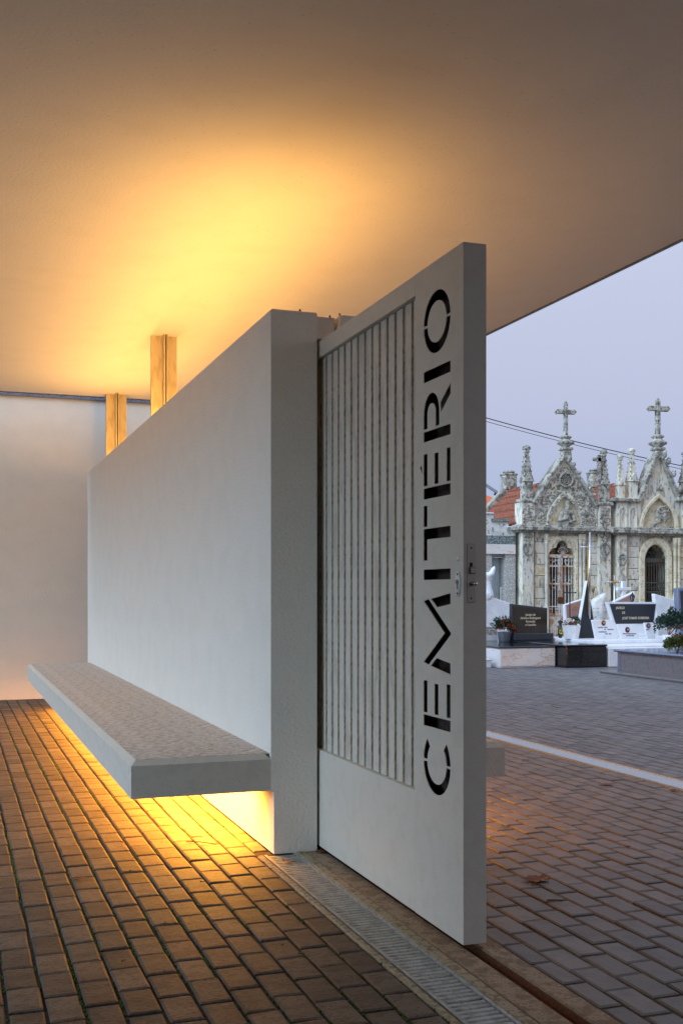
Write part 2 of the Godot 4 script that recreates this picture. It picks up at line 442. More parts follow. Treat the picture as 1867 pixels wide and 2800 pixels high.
func area(called: String, at: Vector3, size: Vector2, down: bool, energy: float, parent: Node, tilt := 0.0, colour := WARM) -> void:
	var l := AreaLight3D.new()
	l.name = called
	l.area_size = size
	l.light_color = colour
	l.light_energy = energy
	l.area_range = 30.0
	l.shadow_enabled = true
	parent.add_child(l, true)
	l.position = at - gpos(parent)
	l.basis = Basis(Vector3(0, 0, 1), deg_to_rad(tilt)) * Basis(Vector3(1, 0, 0), deg_to_rad(-90.0 if down else 90.0))

# ---------------------------------------------------------------- paving
func paver_quads(vs: PackedVector3Array, ns: PackedVector3Array, cl: PackedColorArray, w: float, l: float, tint: Color, xf: Transform3D, r: RandomNumberGenerator) -> void:
	var b := 0.006
	var hx := w / 2
	var hz := l / 2
	var j := func(): return r.randf_range(0.0, 0.0035)
	var top := [Vector3(-hx + b + j.call(), 0, -hz + b + j.call()), Vector3(hx - b - j.call(), 0, -hz + b + j.call()), Vector3(hx - b - j.call(), 0, hz - b - j.call()), Vector3(-hx + b + j.call(), 0, hz - b - j.call())]
	var rim := [Vector3(-hx, -0.004, -hz), Vector3(hx, -0.004, -hz), Vector3(hx, -0.004, hz), Vector3(-hx, -0.004, hz)]
	var low := []
	for p in rim:
		low.append(Vector3(p.x, -0.028, p.z))
	var faces := [top]
	for k in 4:
		var m := (k + 1) % 4
		faces.append([top[m], top[k], rim[k], rim[m]])
		faces.append([rim[m], rim[k], low[k], low[m]])
	for f in faces:
		var p0: Vector3 = xf * f[0]
		var p1: Vector3 = xf * f[1]
		var p2: Vector3 = xf * f[2]
		var p3: Vector3 = xf * f[3]
		var n := (p2 - p0).cross(p1 - p0).normalized()
		for p in [p0, p1, p2, p0, p2, p3]:
			vs.append(p)
			ns.append(n)
			cl.append(tint)

func array_mesh(vs, ns, cl) -> ArrayMesh:
	var a := []
	a.resize(Mesh.ARRAY_MAX)
	a[Mesh.ARRAY_VERTEX] = vs
	a[Mesh.ARRAY_NORMAL] = ns
	a[Mesh.ARRAY_COLOR] = cl
	var m := ArrayMesh.new()
	m.add_surface_from_arrays(Mesh.PRIMITIVE_TRIANGLES, a)
	return m

# rows of pavers running along z; the 300 nearest that the camera sees are pieces of their own
func pave(called: String, x0: float, x1: float, z0: float, z1: float, tints: Array, m: Material, bed: Material, sink: float, seed_: int) -> Node3D:
	var root := Node3D.new()
	root.name = called
	add_child(root)
	root.position = Vector3((x0 + x1) / 2, 0, (z0 + z1) / 2)
	struct(root)
	var mb := MB.new()
	var xe := 1.365 if x0 < 0.0 else x1
	mb.quad(Vector3(x0, -sink, z0), Vector3(xe, -sink, z0), Vector3(xe, -sink, z1), Vector3(x0, -sink, z1), Vector3.UP)
	if xe < x1:
		mb.quad(Vector3(xe, -sink, z0), Vector3(x1, -sink, z0), Vector3(x1, -sink, -5.0), Vector3(xe, -sink, -5.0), Vector3.UP)
	obj("joint_bed", mb, bed, root)
	var r := RandomNumberGenerator.new()
	r.seed = seed_
	var px := 0.1107
	var pz := 0.2085
	var gap := 0.0105
	var list := []
	var k := 0
	var x: float = 0.153 + floor((x0 - 0.153) / px + 0.5) * px
	while x + px <= x1 + 0.04:
		k += 1
		var z := z0 + fposmod(pz * 0.5 * (k % 2) + r.randf_range(-0.012, 0.012), pz) - pz
		while z < z1:
			var a: float = max(z, z0)
			var b: float = min(z + pz, z1)
			var xa: float = max(x, x0)
			var xb: float = min(x + px, x1)
			if x0 < 0.0 and b > -5.06:      # edging and drain take over in front of the wall
				xb = min(xb, 1.364)
			if b - a > 0.03 and xb - xa > 0.025:
				list.append([(xa + xb) / 2, (a + b) / 2, xb - xa - gap - r.randf_range(0, 0.0015), b - a - gap * 0.85 - r.randf_range(0, 0.002)])
			z += pz
		x += px
	var seen := []
	for i in list.size():
		var p := Vector3(list[i][0], 0, list[i][1])
		var d: float = p.x * sn - p.z * cs
		var l: float = p.x * cs + p.z * sn
		if d > 0.5:
			var ix := 933.5 + FOCAL * l / d
			var iy := 1622.0 + FOCAL * EYE / d
			if ix > -60 and ix < 1927 and iy < 2860 and (ix < 1270.0 or x0 > 1.6):
				if not (x0 > 1.6 and ix < 1310):
					seen.append([d, i])
	seen.sort_custom(func(a, b): return a[0] < b[0])
	var own := {}
	for i in min(300, seen.size()):
		own[seen[i][1]] = true
	# shared shapes for the pieces
	var shapes := []
	for i in 12:
		var vs := PackedVector3Array()
		var ns := PackedVector3Array()
		var cl := PackedColorArray()
		paver_quads(vs, ns, cl, px - gap - 0.0008, pz - gap * 0.85 - 0.001, tints[i % tints.size()] * r.randf_range(0.78, 1.18), Transform3D(), r)
		shapes.append(array_mesh(vs, ns, cl))
	var bv := PackedVector3Array()
	var bn := PackedVector3Array()
	var bc := PackedColorArray()
	for i in list.size():
		var e = list[i]
		var xf := Transform3D(Basis.from_euler(Vector3(r.randfn(0, 0.006), r.randfn(0, 0.007), r.randfn(0, 0.011))), Vector3(e[0] + r.randfn(0, 0.0009), r.randf_range(-0.0035, 0.001), e[1] + r.randfn(0, 0.001)))
		if own.has(i) and e[2] > px - gap - 0.004 and e[3] > pz - gap - 0.006:
			var o := MeshInstance3D.new()
			o.name = "paver"
			o.mesh = shapes[r.randi() % 12]
			o.material_override = m
			root.add_child(o, true)
			xf.origin -= root.position
			o.transform = xf
		else:
			paver_quads(bv, bn, bc, e[2], e[3], tints[r.randi() % tints.size()] * r.randf_range(0.78, 1.18), xf, r)
	if bv.size():
		var o := MeshInstance3D.new()
		o.name = "pavers"
		o.mesh = array_mesh(bv, bn, bc)
		o.material_override = m
		o.set_meta("kind", "stuff")
		root.add_child(o)
		o.position = -root.position
	return root

func build_ground() -> void:
	var mb := MB.new()
	mb.quad(Vector3(-400, -0.032, -600), Vector3(400, -0.032, -600), Vector3(400, -0.032, 200), Vector3(-400, -0.032, 200), Vector3.UP)
	struct(obj("ground", mb, M.ground))
	var brown := [Color(0.186, 0.158, 0.128), Color(0.205, 0.174, 0.140), Color(0.165, 0.142, 0.116), Color(0.198, 0.172, 0.144), Color(0.138, 0.118, 0.097)]
	var greyish := [Color(0.225, 0.190, 0.162), Color(0.202, 0.172, 0.150), Color(0.24, 0.204, 0.175), Color(0.212, 0.184, 0.162)]
	var sky_tinted := [Color(0.235, 0.24, 0.255), Color(0.205, 0.21, 0.228), Color(0.255, 0.258, 0.268), Color(0.225, 0.232, 0.25)]  # paver greys with a bluish sky reflection mixed into the colour
	pave("pavement", -4.6, 1.450, -13.4, 1.2, brown, M.paver, M.joint_soil, 0.0095, 11)
	pave("pavement_001", 1.835, 4.345, -13.4, 1.2, greyish, M.plaza_paver, M.joint_sand, 0.0075, 12)
	pave("plaza", 4.612, 12.3, -22.0, 1.2, sky_tinted, M.plaza_paver, M.joint_sand, 0.0075, 13)
	used["pavement"] = 2
	# moss in the joints of the covered side
	var lump := MB.new()
	lump.sg = 0
	lump.blob(Vector3.ZERO, 0.5, 0.5, 0.5, 5, 3)
	var f := FastNoiseLite.new()
	f.seed = 5
	f.frequency = 1.1
	var at := []
	var r := RandomNumberGenerator.new()
	r.seed = 77
	for k in 52000:
		var row := r.randi_range(-8, 11)
		var x := 0.153 + 0.1107 * row
		var z := r.randf_range(-13.3, -1.0)
		var d := x * sn - z * cs
		if f.get_noise_2d(x * 2.0, z) + f.get_noise_2d(x * 9 + 40.0, z * 9.0) * 0.5 + (0.12 - 0.16 * x) < r.randf_range(-0.05, 0.42):
			continue
		var sz := r.randf_range(0.004, 0.009)
		var b := Basis.from_euler(Vector3(r.randf() * 3, r.randf() * 3, 0)).scaled(Vector3(sz, sz * 0.8, sz * r.randf_range(1, 1.8)))
		at.append(Transform3D(b, Vector3(x + r.randfn(0, 0.0028), -0.0055 + r.randf_range(-0.002, 0.002), z)))
	var mm := MultiMesh.new()
	mm.transform_format = MultiMesh.TRANSFORM_3D
	mm.mesh = lump.mesh()
	mm.instance_count = at.size()
	for i in at.size():
		mm.set_instance_transform(i, at[i])
	var mo := MultiMeshInstance3D.new()
	mo.name = "moss"
	mo.multimesh = mm
	mo.material_override = M.moss
	add_child(mo)
	tag(mo, "green moss growing in the joints of the brown pavers", "moss")
	mo.set_meta("kind", "stuff")
	drain("drain_grate", "narrow galvanised slotted drain grate running beside the gate track", 1.40, 1.556, -5.057, 1.0, -5.05, -2.4, M.dull_zinc)
	drain("drain_grate", "long galvanised drain grate crossing the paving outside the roof edge", 4.385, 4.578, -13.3, 1.0, -10.5, -4.6, M.galvanised)
	# concrete edgings, in lengths
	for e in [[1.367, 1.396, -5.06, "worn concrete edging between brown pavers and slotted drain", "concrete_edging"], [4.347, 4.381, -13.3, "concrete edging on the roofed side of the long drain", "concrete_edging"], [4.582, 4.610, -13.3, "concrete edging on the plaza side of the long drain", "concrete_edging"]]:
		var th := thing(e[4], e[3], "edging", Vector3(e[0], 0, -3))
		var z: float = e[2]
		while z < 1.0:
			var b2 := MB.new()
			b2.cbox(Vector3(e[0], -0.05, z + 0.003), Vector3(e[1], 0.001, min(z + 0.8, 1.0)), 0.005)
			obj("edging_stone", b2, M.edging, th)
			z += 0.8
	# the gate's track: two concrete strips and a rail in the slot between them
	var tr := thing("gate_track", "tan concrete strip with rusty rail groove under sliding gate", "track", Vector3(1.72, 0, -3))
	var t1 := MB.new()
	t1.cbox(Vector3(1.559, -0.06, -5.1), Vector3(1.602, 0.003, 1.0), 0.004)
	obj("channel_rim", t1, M.edging, tr)
	var t2 := MB.new()
	t2.cbox(Vector3(1.604, -0.06, -6.6), Vector3(1.700, 0.001, 1.0), 0.006)
	obj("concrete_strip", t2, M.track_concrete, tr)
	var t3 := MB.new()
	t3.cbox(Vector3(1.752, -0.06, -6.6), Vector3(1.832, 0.002, 1.0), 0.006)
	obj("concrete_strip", t3, M.track_concrete, tr)
	var t4 := MB.new()
	t4.box(Vector3(1.700, -0.06, -6.6), Vector3(1.752, -0.024, 1.0))
	t4.prism(PackedVector2Array([Vector2(1.7, -0.03), Vector2(1.7, -0.004), Vector2(1.703, -0.004), Vector2(1.714, -0.03)]), 1.0, -6.6)
	t4.prism(PackedVector2Array([Vector2(1.752, -0.03), Vector2(1.752, -0.004), Vector2(1.749, -0.004), Vector2(1.738, -0.03)]), 1.0, -6.6)
	obj("rail", t4, M.rust, tr)

func drain(called: String, label: String, x0: float, x1: float, z0: float, z1: float, s0: float, s1: float, zm: Material) -> void:
	var th := thing(called, label, "drain", Vector3((x0 + x1) / 2, 0, (z0 + z1) / 2))
	var ch := MB.new()
	ch.box(Vector3(x0, -0.16, z0), Vector3(x1, -0.12, z1))
	ch.box(Vector3(x0, -0.12, z0), Vector3(x0 + 0.004, -0.012, z1))
	ch.box(Vector3(x1 - 0.004, -0.12, z0), Vector3(x1, -0.012, z1))
	obj("channel", ch, M.channel_concrete, th)
	for s in [x0, x1 - 0.012]:
		var fr := MB.new()
		fr.box(Vector3(s, -0.03, z0), Vector3(s + 0.012, 0.001, z1))
		obj("frame", fr, zm, th)
	var pitch := 0.0305
	var w := 0.0245
	var bar := MB.new()
	bar.cbox(Vector3(-(x1 - x0) / 2 + 0.012, -0.02, -w / 2), Vector3((x1 - x0) / 2 - 0.012, 0, w / 2), 0.0035)
	var bm := bar.mesh()
	var rest := MB.new()
	var z := z0 + pitch
	var k := 0
	while z < z1 - 0.03:
		k += 1
		if k % 33 == 0:
			z += 0.006
		if z > s0 and z < s1:
			var o := MeshInstance3D.new()
			o.name = "bar"
			o.mesh = bm
			o.material_override = zm
			th.add_child(o, true)
			o.position = Vector3((x0 + x1) / 2, rng.randf_range(-0.003, -0.002), z) - th.position
		else:
			rest.box(Vector3(x0 + 0.012, -0.02, z - w / 2), Vector3(x1 - 0.012, -0.0025, z + w / 2))
		z += pitch
	var ro := obj("bars", rest, zm, th)
	ro.set_meta("kind", "stuff")
	var sp := MB.new()
	sp.box(Vector3((x0 + x1) / 2 - 0.004, -0.026, z0), Vector3((x0 + x1) / 2 + 0.004, -0.021, z1))
	obj("spine", sp, zm, th)

# ---------------------------------------------------------------- the roofed entrance
# plan outline (x, -z) raised from y_bot to y_top
func vprism(mb: MB, poly: Array, y_top: float, y_bot: float, bevel := 0.0) -> void:
	var p := MB.new()
	p.tint = mb.tint
	p.prism(PackedVector2Array(poly), y_top, y_bot, bevel)
	for i in p.v.size():
		mb.v.append(Vector3(p.v[i].x, p.v[i].z, -p.v[i].y))
		mb.c.append(mb.tint)
		mb.g.append(-1)

func build_portico() -> void:
	# roof
	var rf := thing("flat_roof", "flat white concrete roof slab glowing warm underneath", "roof", Vector3(0, ROOF_Y, -4))
	var b := MB.new()
	b.box(Vector3(-3.7, ROOF_Y, -12.65), Vector3(4.318, ROOF_Y + 0.34, 9.0))
	obj("slab", b, M.ceiling, rf)
	b = MB.new()
	b.box(Vector3(4.319, ROOF_Y - 0.012, -12.65), Vector3(4.335, ROOF_Y + 0.36, 9.0))
	obj("edge_trim", b, M.zinc, rf)
	# the two leaves of the double wall
	for s in [0, 1]:
		var face := 1.434 if s == 0 else 2.022
		var inn := 1.666 if s == 0 else 1.783
		var core := 1.584 if s == 0 else 1.873
		var low := 1.449 if s == 0 else 2.007
		var w := thing("bench_wall", "long white rendered wall rising behind the bench beside brown paving" if s == 0 else "white rendered wall leaf hidden behind the sliding gate", "wall", Vector3(face, 0, -8))
		b = MB.new()
		vprism(b, [Vector2(face, 5.06), Vector2(inn, 5.06), Vector2(inn, 5.26), Vector2(core, 5.26), Vector2(core, 12.6), Vector2(face, 12.6)], 2.613, 0.30, 0.006)
		obj("upper_wall", b, M.plaster, w)
		b = MB.new()
		vprism(b, [Vector2(low, 5.06), Vector2(inn, 5.06), Vector2(inn, 5.26), Vector2(core, 5.26), Vector2(core, 12.6), Vector2(low, 12.6)], 0.30, 0.0)
		obj("lower_wall", b, M.plaster, w)
		if s == 0:
			b = MB.new()
			b.box(Vector3(1.668, 2.492, -5.30), Vector3(1.764, 2.600, -5.085))
			obj("guide_block", b, M.plaster, w)
			for k in [[1.592, -5.10], [1.625, -5.16], [1.752, -5.12], [1.80, -5.11]]:
				b = MB.new()
				b.sg = 0
				b.lathe([Vector2(0.0045, 0), Vector2(0.0045, 0.018), Vector2(0.003, 0.021), Vector2(0.0, 0.021)], Vector3(k[0], 2.611 if k[0] != 1.752 else 2.599, k[1]), 8)
				obj("bolt", b, M.rust, w)
		# bench
		var out := 0.771 if s == 0 else 2.685
		var be := thing("bench", "long white concrete bench cantilevered from wall, glowing underneath" if s == 0 else "concrete bench end showing past the gate's edge", "bench", Vector3((face + out) / 2, 0, -8.7))
		b = MB.new()
		vprism(b, [Vector2(out, 5.06), Vector2(face, 5.06), Vector2(face, 12.4), Vector2(out, 12.4)], 0.480, 0.305, 0.024)
		obj("slab", b, M.bench_side, be)
		b = MB.new()
		vprism(b, [Vector2(out + (0.026 if s == 0 else -0.026), 5.086), Vector2(face, 5.086), Vector2(face, 12.37), Vector2(out + (0.026 if s == 0 else -0.026), 12.37)], 0.4825, 0.478, 0.001)
		obj("seat", b, M.bench_top if s == 0 else M.bench_side, be)
		# light strip under the bench
		var lx := 1.31 if s == 0 else 2.146
		var lt := thing("light_strip", "warm light strip under the long bench beside brown paving" if s == 0 else "warm light strip under the bench beyond the gate", "light", Vector3(lx, 0.29, -8.7))
		b = MB.new()
		b.box(Vector3(lx - 0.014, 0.293, -12.2), Vector3(lx + 0.014, 0.305, -5.34))
		obj("housing", b, M.zinc, lt)
		b = MB.new()
		b.box(Vector3(lx - 0.011, 0.2895, -12.19), Vector3(lx + 0.011, 0.293, -5.35))
		obj("diffuser", b, M.diffuser, lt)
		area("glow", Vector3(lx, 0.2885, -8.77), Vector2(0.022, 6.84), true, 32.0, lt, 0.0, GOLDEN)
		# light strip lying in the hollow of the wall, shining up at the roof
		var ux := 1.63 if s == 0 else 1.826
		var lu := thing("light_strip", "warm uplight hidden in the wall top on the bench side" if s == 0 else "warm uplight hidden in the wall top beyond the gate", "light", Vector3(ux, 2.5, -8.9))
		b = MB.new()
		b.box(Vector3(ux - 0.02, 2.555, -12.3), Vector3(ux + 0.02, 2.575, -5.36))
		obj("housing", b, M.zinc, lu)
		b = MB.new()
		b.box(Vector3(ux - 0.016, 2.575, -12.29), Vector3(ux + 0.016, 2.583, -5.37))
		obj("diffuser", b, M.diffuser, lu)
		area("glow", Vector3(ux, 2.600, -8.83), Vector2(0.032, 6.90), false, 5.9 if s == 0 else 3.5, lu, 38.0 if s == 0 else -32.0)
		for z in [-6.5, -9.0, -11.5]:
			b = MB.new()
			b.box(Vector3(min(core, ux), 2.545, z - 0.02), Vector3(max(core, ux) , 2.565, z + 0.02))
			obj("bracket", b, M.zinc, lu)
	# cross-shaped steel columns standing in the hollow
	var ci := 0
	for z in [-9.51, -12.45]:
		var co := thing("steel_column", ["cross-shaped cream steel column farther from the end wall, rising from bench wall", "cross-shaped cream steel column close to the end wall"][ci], "column", Vector3(1.73, 0, z), "steel columns carrying the roof")
		ci += 1
		for sx in [-1, 1]:
			for sz in [-1, 1]:
				b = MB.new()
				var g0 := 0.006
				var th := 0.011
				var L := 0.112
				var pts := [Vector2(g0, g0), Vector2(L, g0), Vector2(L, g0 + th), Vector2(g0 + th, g0 + th), Vector2(g0 + th, L), Vector2(g0, L)]
				var pp := []
				for p in pts:
					pp.append(Vector2(1.73 + p.x * sx, -(z + p.y * sz)))
				vprism(b, pp, ROOF_Y, 0.0)
				obj("angle", b, M.column_paint, co)
		b = MB.new()
		for y in [0.4, 1.2, 2.0, 2.35]:
			b.box(Vector3(1.7245, y, z - 0.02), Vector3(1.7355, y + 0.06, z + 0.02))
		obj("packing_plate", b, M.column_paint, co)
	# unseen walls behind and left of the camera, added to block sky light
	var gw := thing("sky_blockers", "unseen white walls added to block sky light behind the camera", "building", Vector3(0.3, 0, 9))
	b = MB.new()
	b.box(Vector3(-2.45, 0, 8.7), Vector3(4.3, ROOF_Y, 9.0))
	obj("back_wall", b, M.plaster, gw)
	b = MB.new()
	b.box(Vector3(-2.45, 0, -2.7), Vector3(-2.2, ROOF_Y, 8.698))
	obj("side_wall", b, M.plaster, gw)
	# building closing the view at the far end
	var hb := thing("end_building", "plain white rendered building behind the bench with tiled eaves", "building", Vector3(-1.5, 0, -15))
	b = MB.new()
	b.box(Vector3(-8.0, 0, -18.0), Vector3(3.4, 3.565, -13.42))
	obj("wall", b, M.plaster, hb)
	b = MB.new()
	b.box(Vector3(-8.05, 3.565, -13.46), Vector3(3.45, 3.598, -13.385))
	obj("gutter", b, M.zinc, hb)
	b = MB.new()
	b.prism(PackedVector2Array([Vector2(-8.05, 3.60), Vector2(3.45, 3.60), Vector2(3.45, 3.62), Vector2(-8.05, 3.62)]), -13.45, -18.05)
	var roof := obj("roof", b, M.terracotta, hb)
	var rest := MB.new()
	rest.sg = 0
	var x := -8.0
	while x < 3.4:
		var tb := rest
		var own := x > 0.1 and x < 2.4
		if own:
			tb = MB.new()
			tb.sg = 0
		for k in 6:
			var a0 := PI * k / 6
			var a1 := PI * (k + 1) / 6
			var p := func(a, r, z, y): return Vector3(x - cos(a) * r, y + sin(a) * r, z)
			tb.quad(p.call(a0, 0.036, -13.40, 3.606), p.call(a1, 0.036, -13.40, 3.606), p.call(a1, 0.03, -13.9, 3.72), p.call(a0, 0.03, -13.9, 3.72), Vector3(-cos((a0 + a1) / 2), sin((a0 + a1) / 2), 0))
		if own:
			obj("tile", tb, M.terracotta, roof)
		x += 0.118
	obj("tiles", rest, M.terracotta, roof).set_meta("kind", "stuff")

func build_gate() -> void:
	var gt := thing("sliding_gate", "tall pale grey steel sliding gate with stencil cut lettering", "gate", Vector3(1.72, 0.0, -4.5))
	var b := MB.new()
	var zs := -3.893
	var ze := -3.471
	# letter stile: front sheet with the letters cut out, then the shell behind it
	var sheet := CSGBox3D.new()
	sheet.name = "letter_sheet"
	sheet.size = Vector3(ze - zs, 2.458, 0.004)
	sheet.material = M.gate_paint
	gt.add_child(sheet)
	sheet.position = Vector3(1.682, 0.02 + 1.229, (zs + ze) / 2) - gt.position
	sheet.rotation_degrees.y = 90
	for poly in letters():
		var cp := CSGPolygon3D.new()
		cp.name = "cut"
		var pl := PackedVector2Array()
		for p in poly:   # (height above the base line, y) to the sheet's own axes
			pl.append(Vector2(p.x + 3.576 + (zs + ze) / 2, p.y - 1.249))
		if not Geometry2D.is_polygon_clockwise(pl):
			pl.reverse()
		cp.polygon = pl
		cp.depth = 0.04
		cp.operation = CSGShape3D.OPERATION_SUBTRACTION
		cp.material = M.rust_edge
		sheet.add_child(cp, true)
		cp.position.z = 0.02
	b = MB.new()
	b.box(Vector3(1.6842, 0.02, ze - 0.004), Vector3(1.769, 2.478, ze))
	obj("end_plate", b, M.gate_paint, gt)
	b = MB.new()
	b.box(Vector3(1.7655, 0.02, -6.4), Vector3(1.769, 2.478, ze - 0.0042))
	obj("back_sheet", b, M.gate_paint, gt)
	b = MB.new()
	b.box(Vector3(1.6842, 0.02, zs), Vector3(1.7653, 0.024, ze - 0.0042))
	b.box(Vector3(1.6842, 2.474, zs), Vector3(1.7653, 2.478, ze - 0.0042))
	obj("stile_cap", b, M.gate_paint, gt)
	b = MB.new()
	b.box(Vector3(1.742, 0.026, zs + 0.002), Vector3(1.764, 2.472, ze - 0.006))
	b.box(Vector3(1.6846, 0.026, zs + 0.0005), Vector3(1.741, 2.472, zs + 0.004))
	obj("inner_lining", b, M.shaded_steel, gt)
	b = MB.new()
	b.box(Vector3(1.706, 0.026, ze - 0.150), Vector3(1.7405, 2.472, ze - 0.008))
	obj("frame_tube", b, M.zinc, gt)
	# rails and slats
	b = MB.new()
	b.cbox(Vector3(1.680, 2.397, -6.4), Vector3(1.765, 2.478, zs - 0.0006), 0.002)
	obj("top_rail", b, M.gate_paint, gt)
	b = MB.new()
	b.cbox(Vector3(1.680, 0.02, -6.4), Vector3(1.765, 0.489, zs - 0.0006), 0.002)
	obj("bottom_panel", b, M.gate_paint, gt)
	b = MB.new()
	b.box(Vector3(1.7135, 0.489, -6.4), Vector3(1.7645, 2.397, zs - 0.0006))
	obj("backing", b, M.slat_paint, gt)
	var sl := MB.new()
	sl.cbox(Vector3(-0.0175, -0.954, -0.0335), Vector3(0.0175, 0.954, 0.0335), 0.002)
	var slm := sl.mesh()
	var ed := MB.new()
	ed.box(Vector3(-0.0185, -0.953, 0.0298), Vector3(0.0165, 0.953, 0.0345))
	var edm := ed.mesh()
	for k in 28:
		var z := -3.9295 - 0.0876 * k
		var o := MeshInstance3D.new()
		o.name = "slat"
		o.mesh = slm
		o.material_override = M.slat_paint
		gt.add_child(o, true)
		o.position = Vector3(1.7205, 1.443, z) - gt.position
		var stain := MeshInstance3D.new()
		stain.name = "stained_edge"
		stain.mesh = edm
		stain.material_override = M.rust_edge
		o.add_child(stain)
	# lock: face plate, hook, knob, screws; key plate on the front
	b = MB.new()
	b.cbox(Vector3(1.694, 1.217, ze), Vector3(1.724, 1.423, ze + 0.003), 0.001)
	var fp := obj("lock_plate", b, M.stainless, gt)
	for y in [1.232, 1.408]:
		b = MB.new()
		b.sg = 0
		b.blob(Vector3(1.709, y, ze + 0.003), 0.0035, 0.0035, 0.0015, 8, 4)
		obj("screw", b, M.dark_steel, fp)
	b = MB.new()
	b.box(Vector3(1.703, 1.343, ze + 0.0031), Vector3(1.714, 1.357, ze + 0.0038))
	obj("slot", b, M.dark_steel, fp)
	b = MB.new()
	b.cbox(Vector3(1.703, 1.318, ze + 0.002), Vector3(1.722, 1.343, ze + 0.016), 0.003)
	obj("hook", b, M.stainless, fp)
	b = MB.new()
	b.sg = 0
	b.tube([Vector3(1.712, 1.283, ze + 0.003), Vector3(1.716, 1.283, ze + 0.02)], 0.007, 10)
	b.blob(Vector3(1.717, 1.283, ze + 0.022), 0.008, 0.008, 0.006, 10, 6)
	obj("knob", b, M.chrome, fp)
	b = MB.new()
	b.sg = 0
	key_plate(b, 0.0275, 0.046, 0.003)
	var kp := obj("key_plate", b, M.white_paint, gt)
	b = MB.new()
	b.box(Vector3(1.6745, 1.264, -3.517), Vector3(1.6772, 1.284, -3.507))
	b.tube([Vector3(1.672, 1.290, -3.512), Vector3(1.677, 1.290, -3.512)], 0.0085, 12)
	obj("key_cylinder", b, M.stainless, kp)
	for y in [1.249, 1.317]:
		b = MB.new()
		b.sg = 0
		b.tube([Vector3(1.6755, y, -3.511), Vector3(1.6772, y, -3.511)], 0.004, 8)
		obj("screw", b, M.dark_steel, kp)
	b = MB.new()
	b.sg = 0
	b.tube([Vector3(1.678, 1.372, -3.513), Vector3(1.6801, 1.372, -3.513)], 0.009, 12)
	obj("hole_cover", b, M.white_paint, gt)

# a rounded plate on the gate's front
func key_plate(b: MB, w: float, h: float, d: float) -> void:
	var n := 20
	var c := Vector3(1.680, 1.283, -3.511)
	for i in n:
		var p := func(k, x):
			var a: float = TAU * k / n
			return c + Vector3(x, sin(a) * h, (absf(cos(a)) ** 0.7) * signf(cos(a)) * w * 0.8)
		b.tri(c + Vector3(-d, 0, 0), p.call(i, -d), p.call(i + 1, -d), Vector3.LEFT)
		b.quad(p.call(i, -d), p.call(i + 1, -d), p.call(i + 1, 0), p.call(i, 0), p.call(i, 0) - c)

# C E M I T E-acute R I O as stencil outlines: x is the height above the base line, y the height above the ground
func letters() -> Array:
	var out := []
	var bx := func(y0, y1, h0, h1): out.append([Vector2(h0, y0), Vector2(h1, y0), Vector2(h1, y1), Vector2(h0, y1)])
	var H := 0.237
	# ring piece from angle a0 to a1 (0 points to growing y), outer and inner half axes
	var ring := func(yc, oy, oh, iy, ih, a0, a1):
		var p := []
		for k in 15:
			var a := lerpf(a0, a1, k / 14.0)
			p.append(Vector2(H / 2 + sin(a) * oh, yc + cos(a) * oy))
		for k in 15:
			var a := lerpf(a1, a0, k / 14.0)
			p.append(Vector2(H / 2 + sin(a) * ih, yc + cos(a) * iy))
		out.append(p)
	var e := 0.045
	ring.call(0.622, 0.116, H / 2, 0.077, 0.085, PI / 2 + e, PI * 1.5 - e)                    # C
	ring.call(0.622, 0.116, H / 2, 0.077, 0.085, 0.78, PI / 2 - e)
	ring.call(0.622, 0.116, H / 2, 0.077, 0.085, -0.78, -PI / 2 + e)
	for ey in [0.751, 1.604]:                                                                  # E and E-acute
		bx.call(ey, ey + 0.041, 0.0, H)
		bx.call(ey + 0.05, ey + 0.17, 0.0, 0.033)
		bx.call(ey + 0.05, ey + 0.164, 0.104, 0.138)
		bx.call(ey + 0.05, ey + 0.17, 0.203, H)
	out.append([Vector2(0.272, 1.727), Vector2(0.258, 1.737), Vector2(0.248, 1.702)])          # accent
	out.append([Vector2(0.172, 0.979), Vector2(0.119, 1.011), Vector2(0, 0.998), Vector2(0, 0.958)])   # M
	out.append([Vector2(H, 0.990), Vector2(0.192, 0.982), Vector2(-0.003, 1.101), Vector2(-0.003, 1.108), Vector2(0.193, 1.228), Vector2(H, 1.220), Vector2(0.05, 1.1045)])
	out.append([Vector2(0.170, 1.229), Vector2(0.115, 1.198), Vector2(0, 1.211), Vector2(0, 1.250)])
	bx.call(1.300, 1.339, 0.0, H)                                                              # I
	out.append([Vector2(H, 1.373), Vector2(0.204, 1.373), Vector2(0.204, 1.452), Vector2(0, 1.452), Vector2(0, 1.492), Vector2(H, 1.492)])   # T
	bx.call(1.500, 1.579, 0.204, H)
	bx.call(1.820, 1.858, 0.0, H)                                                              # R
	var p := [Vector2(H, 1.868), Vector2(0.203, 1.868)]
	for k in 13:
		var a := PI / 2 - PI * k / 12
		p.append(Vector2(0.1655 + sin(a) * 0.0375, 1.920 + cos(a) * 0.038))
	p.append(Vector2(0.128, 1.868))
	p.append(Vector2(0.096, 1.868))
	for k in 13:
		var a := -PI / 2 + PI * k / 12
		p.append(Vector2(0.1665 + sin(a) * 0.0705, 1.920 + cos(a) * 0.077))
	out.append(p)
	out.append([Vector2(0.085, 1.949), Vector2(0.081, 1.912), Vector2(0, 1.966), Vector2(0, 2.004)])
	bx.call(2.044, 2.085, 0.0, H)                                                              # I
	ring.call(2.252, 0.115, H / 2, 0.076, 0.084, -PI / 2 + e, PI / 2 - e)                      # O
	ring.call(2.252, 0.115, H / 2, 0.076, 0.084, PI / 2 + e, PI * 1.5 - e)
	return out

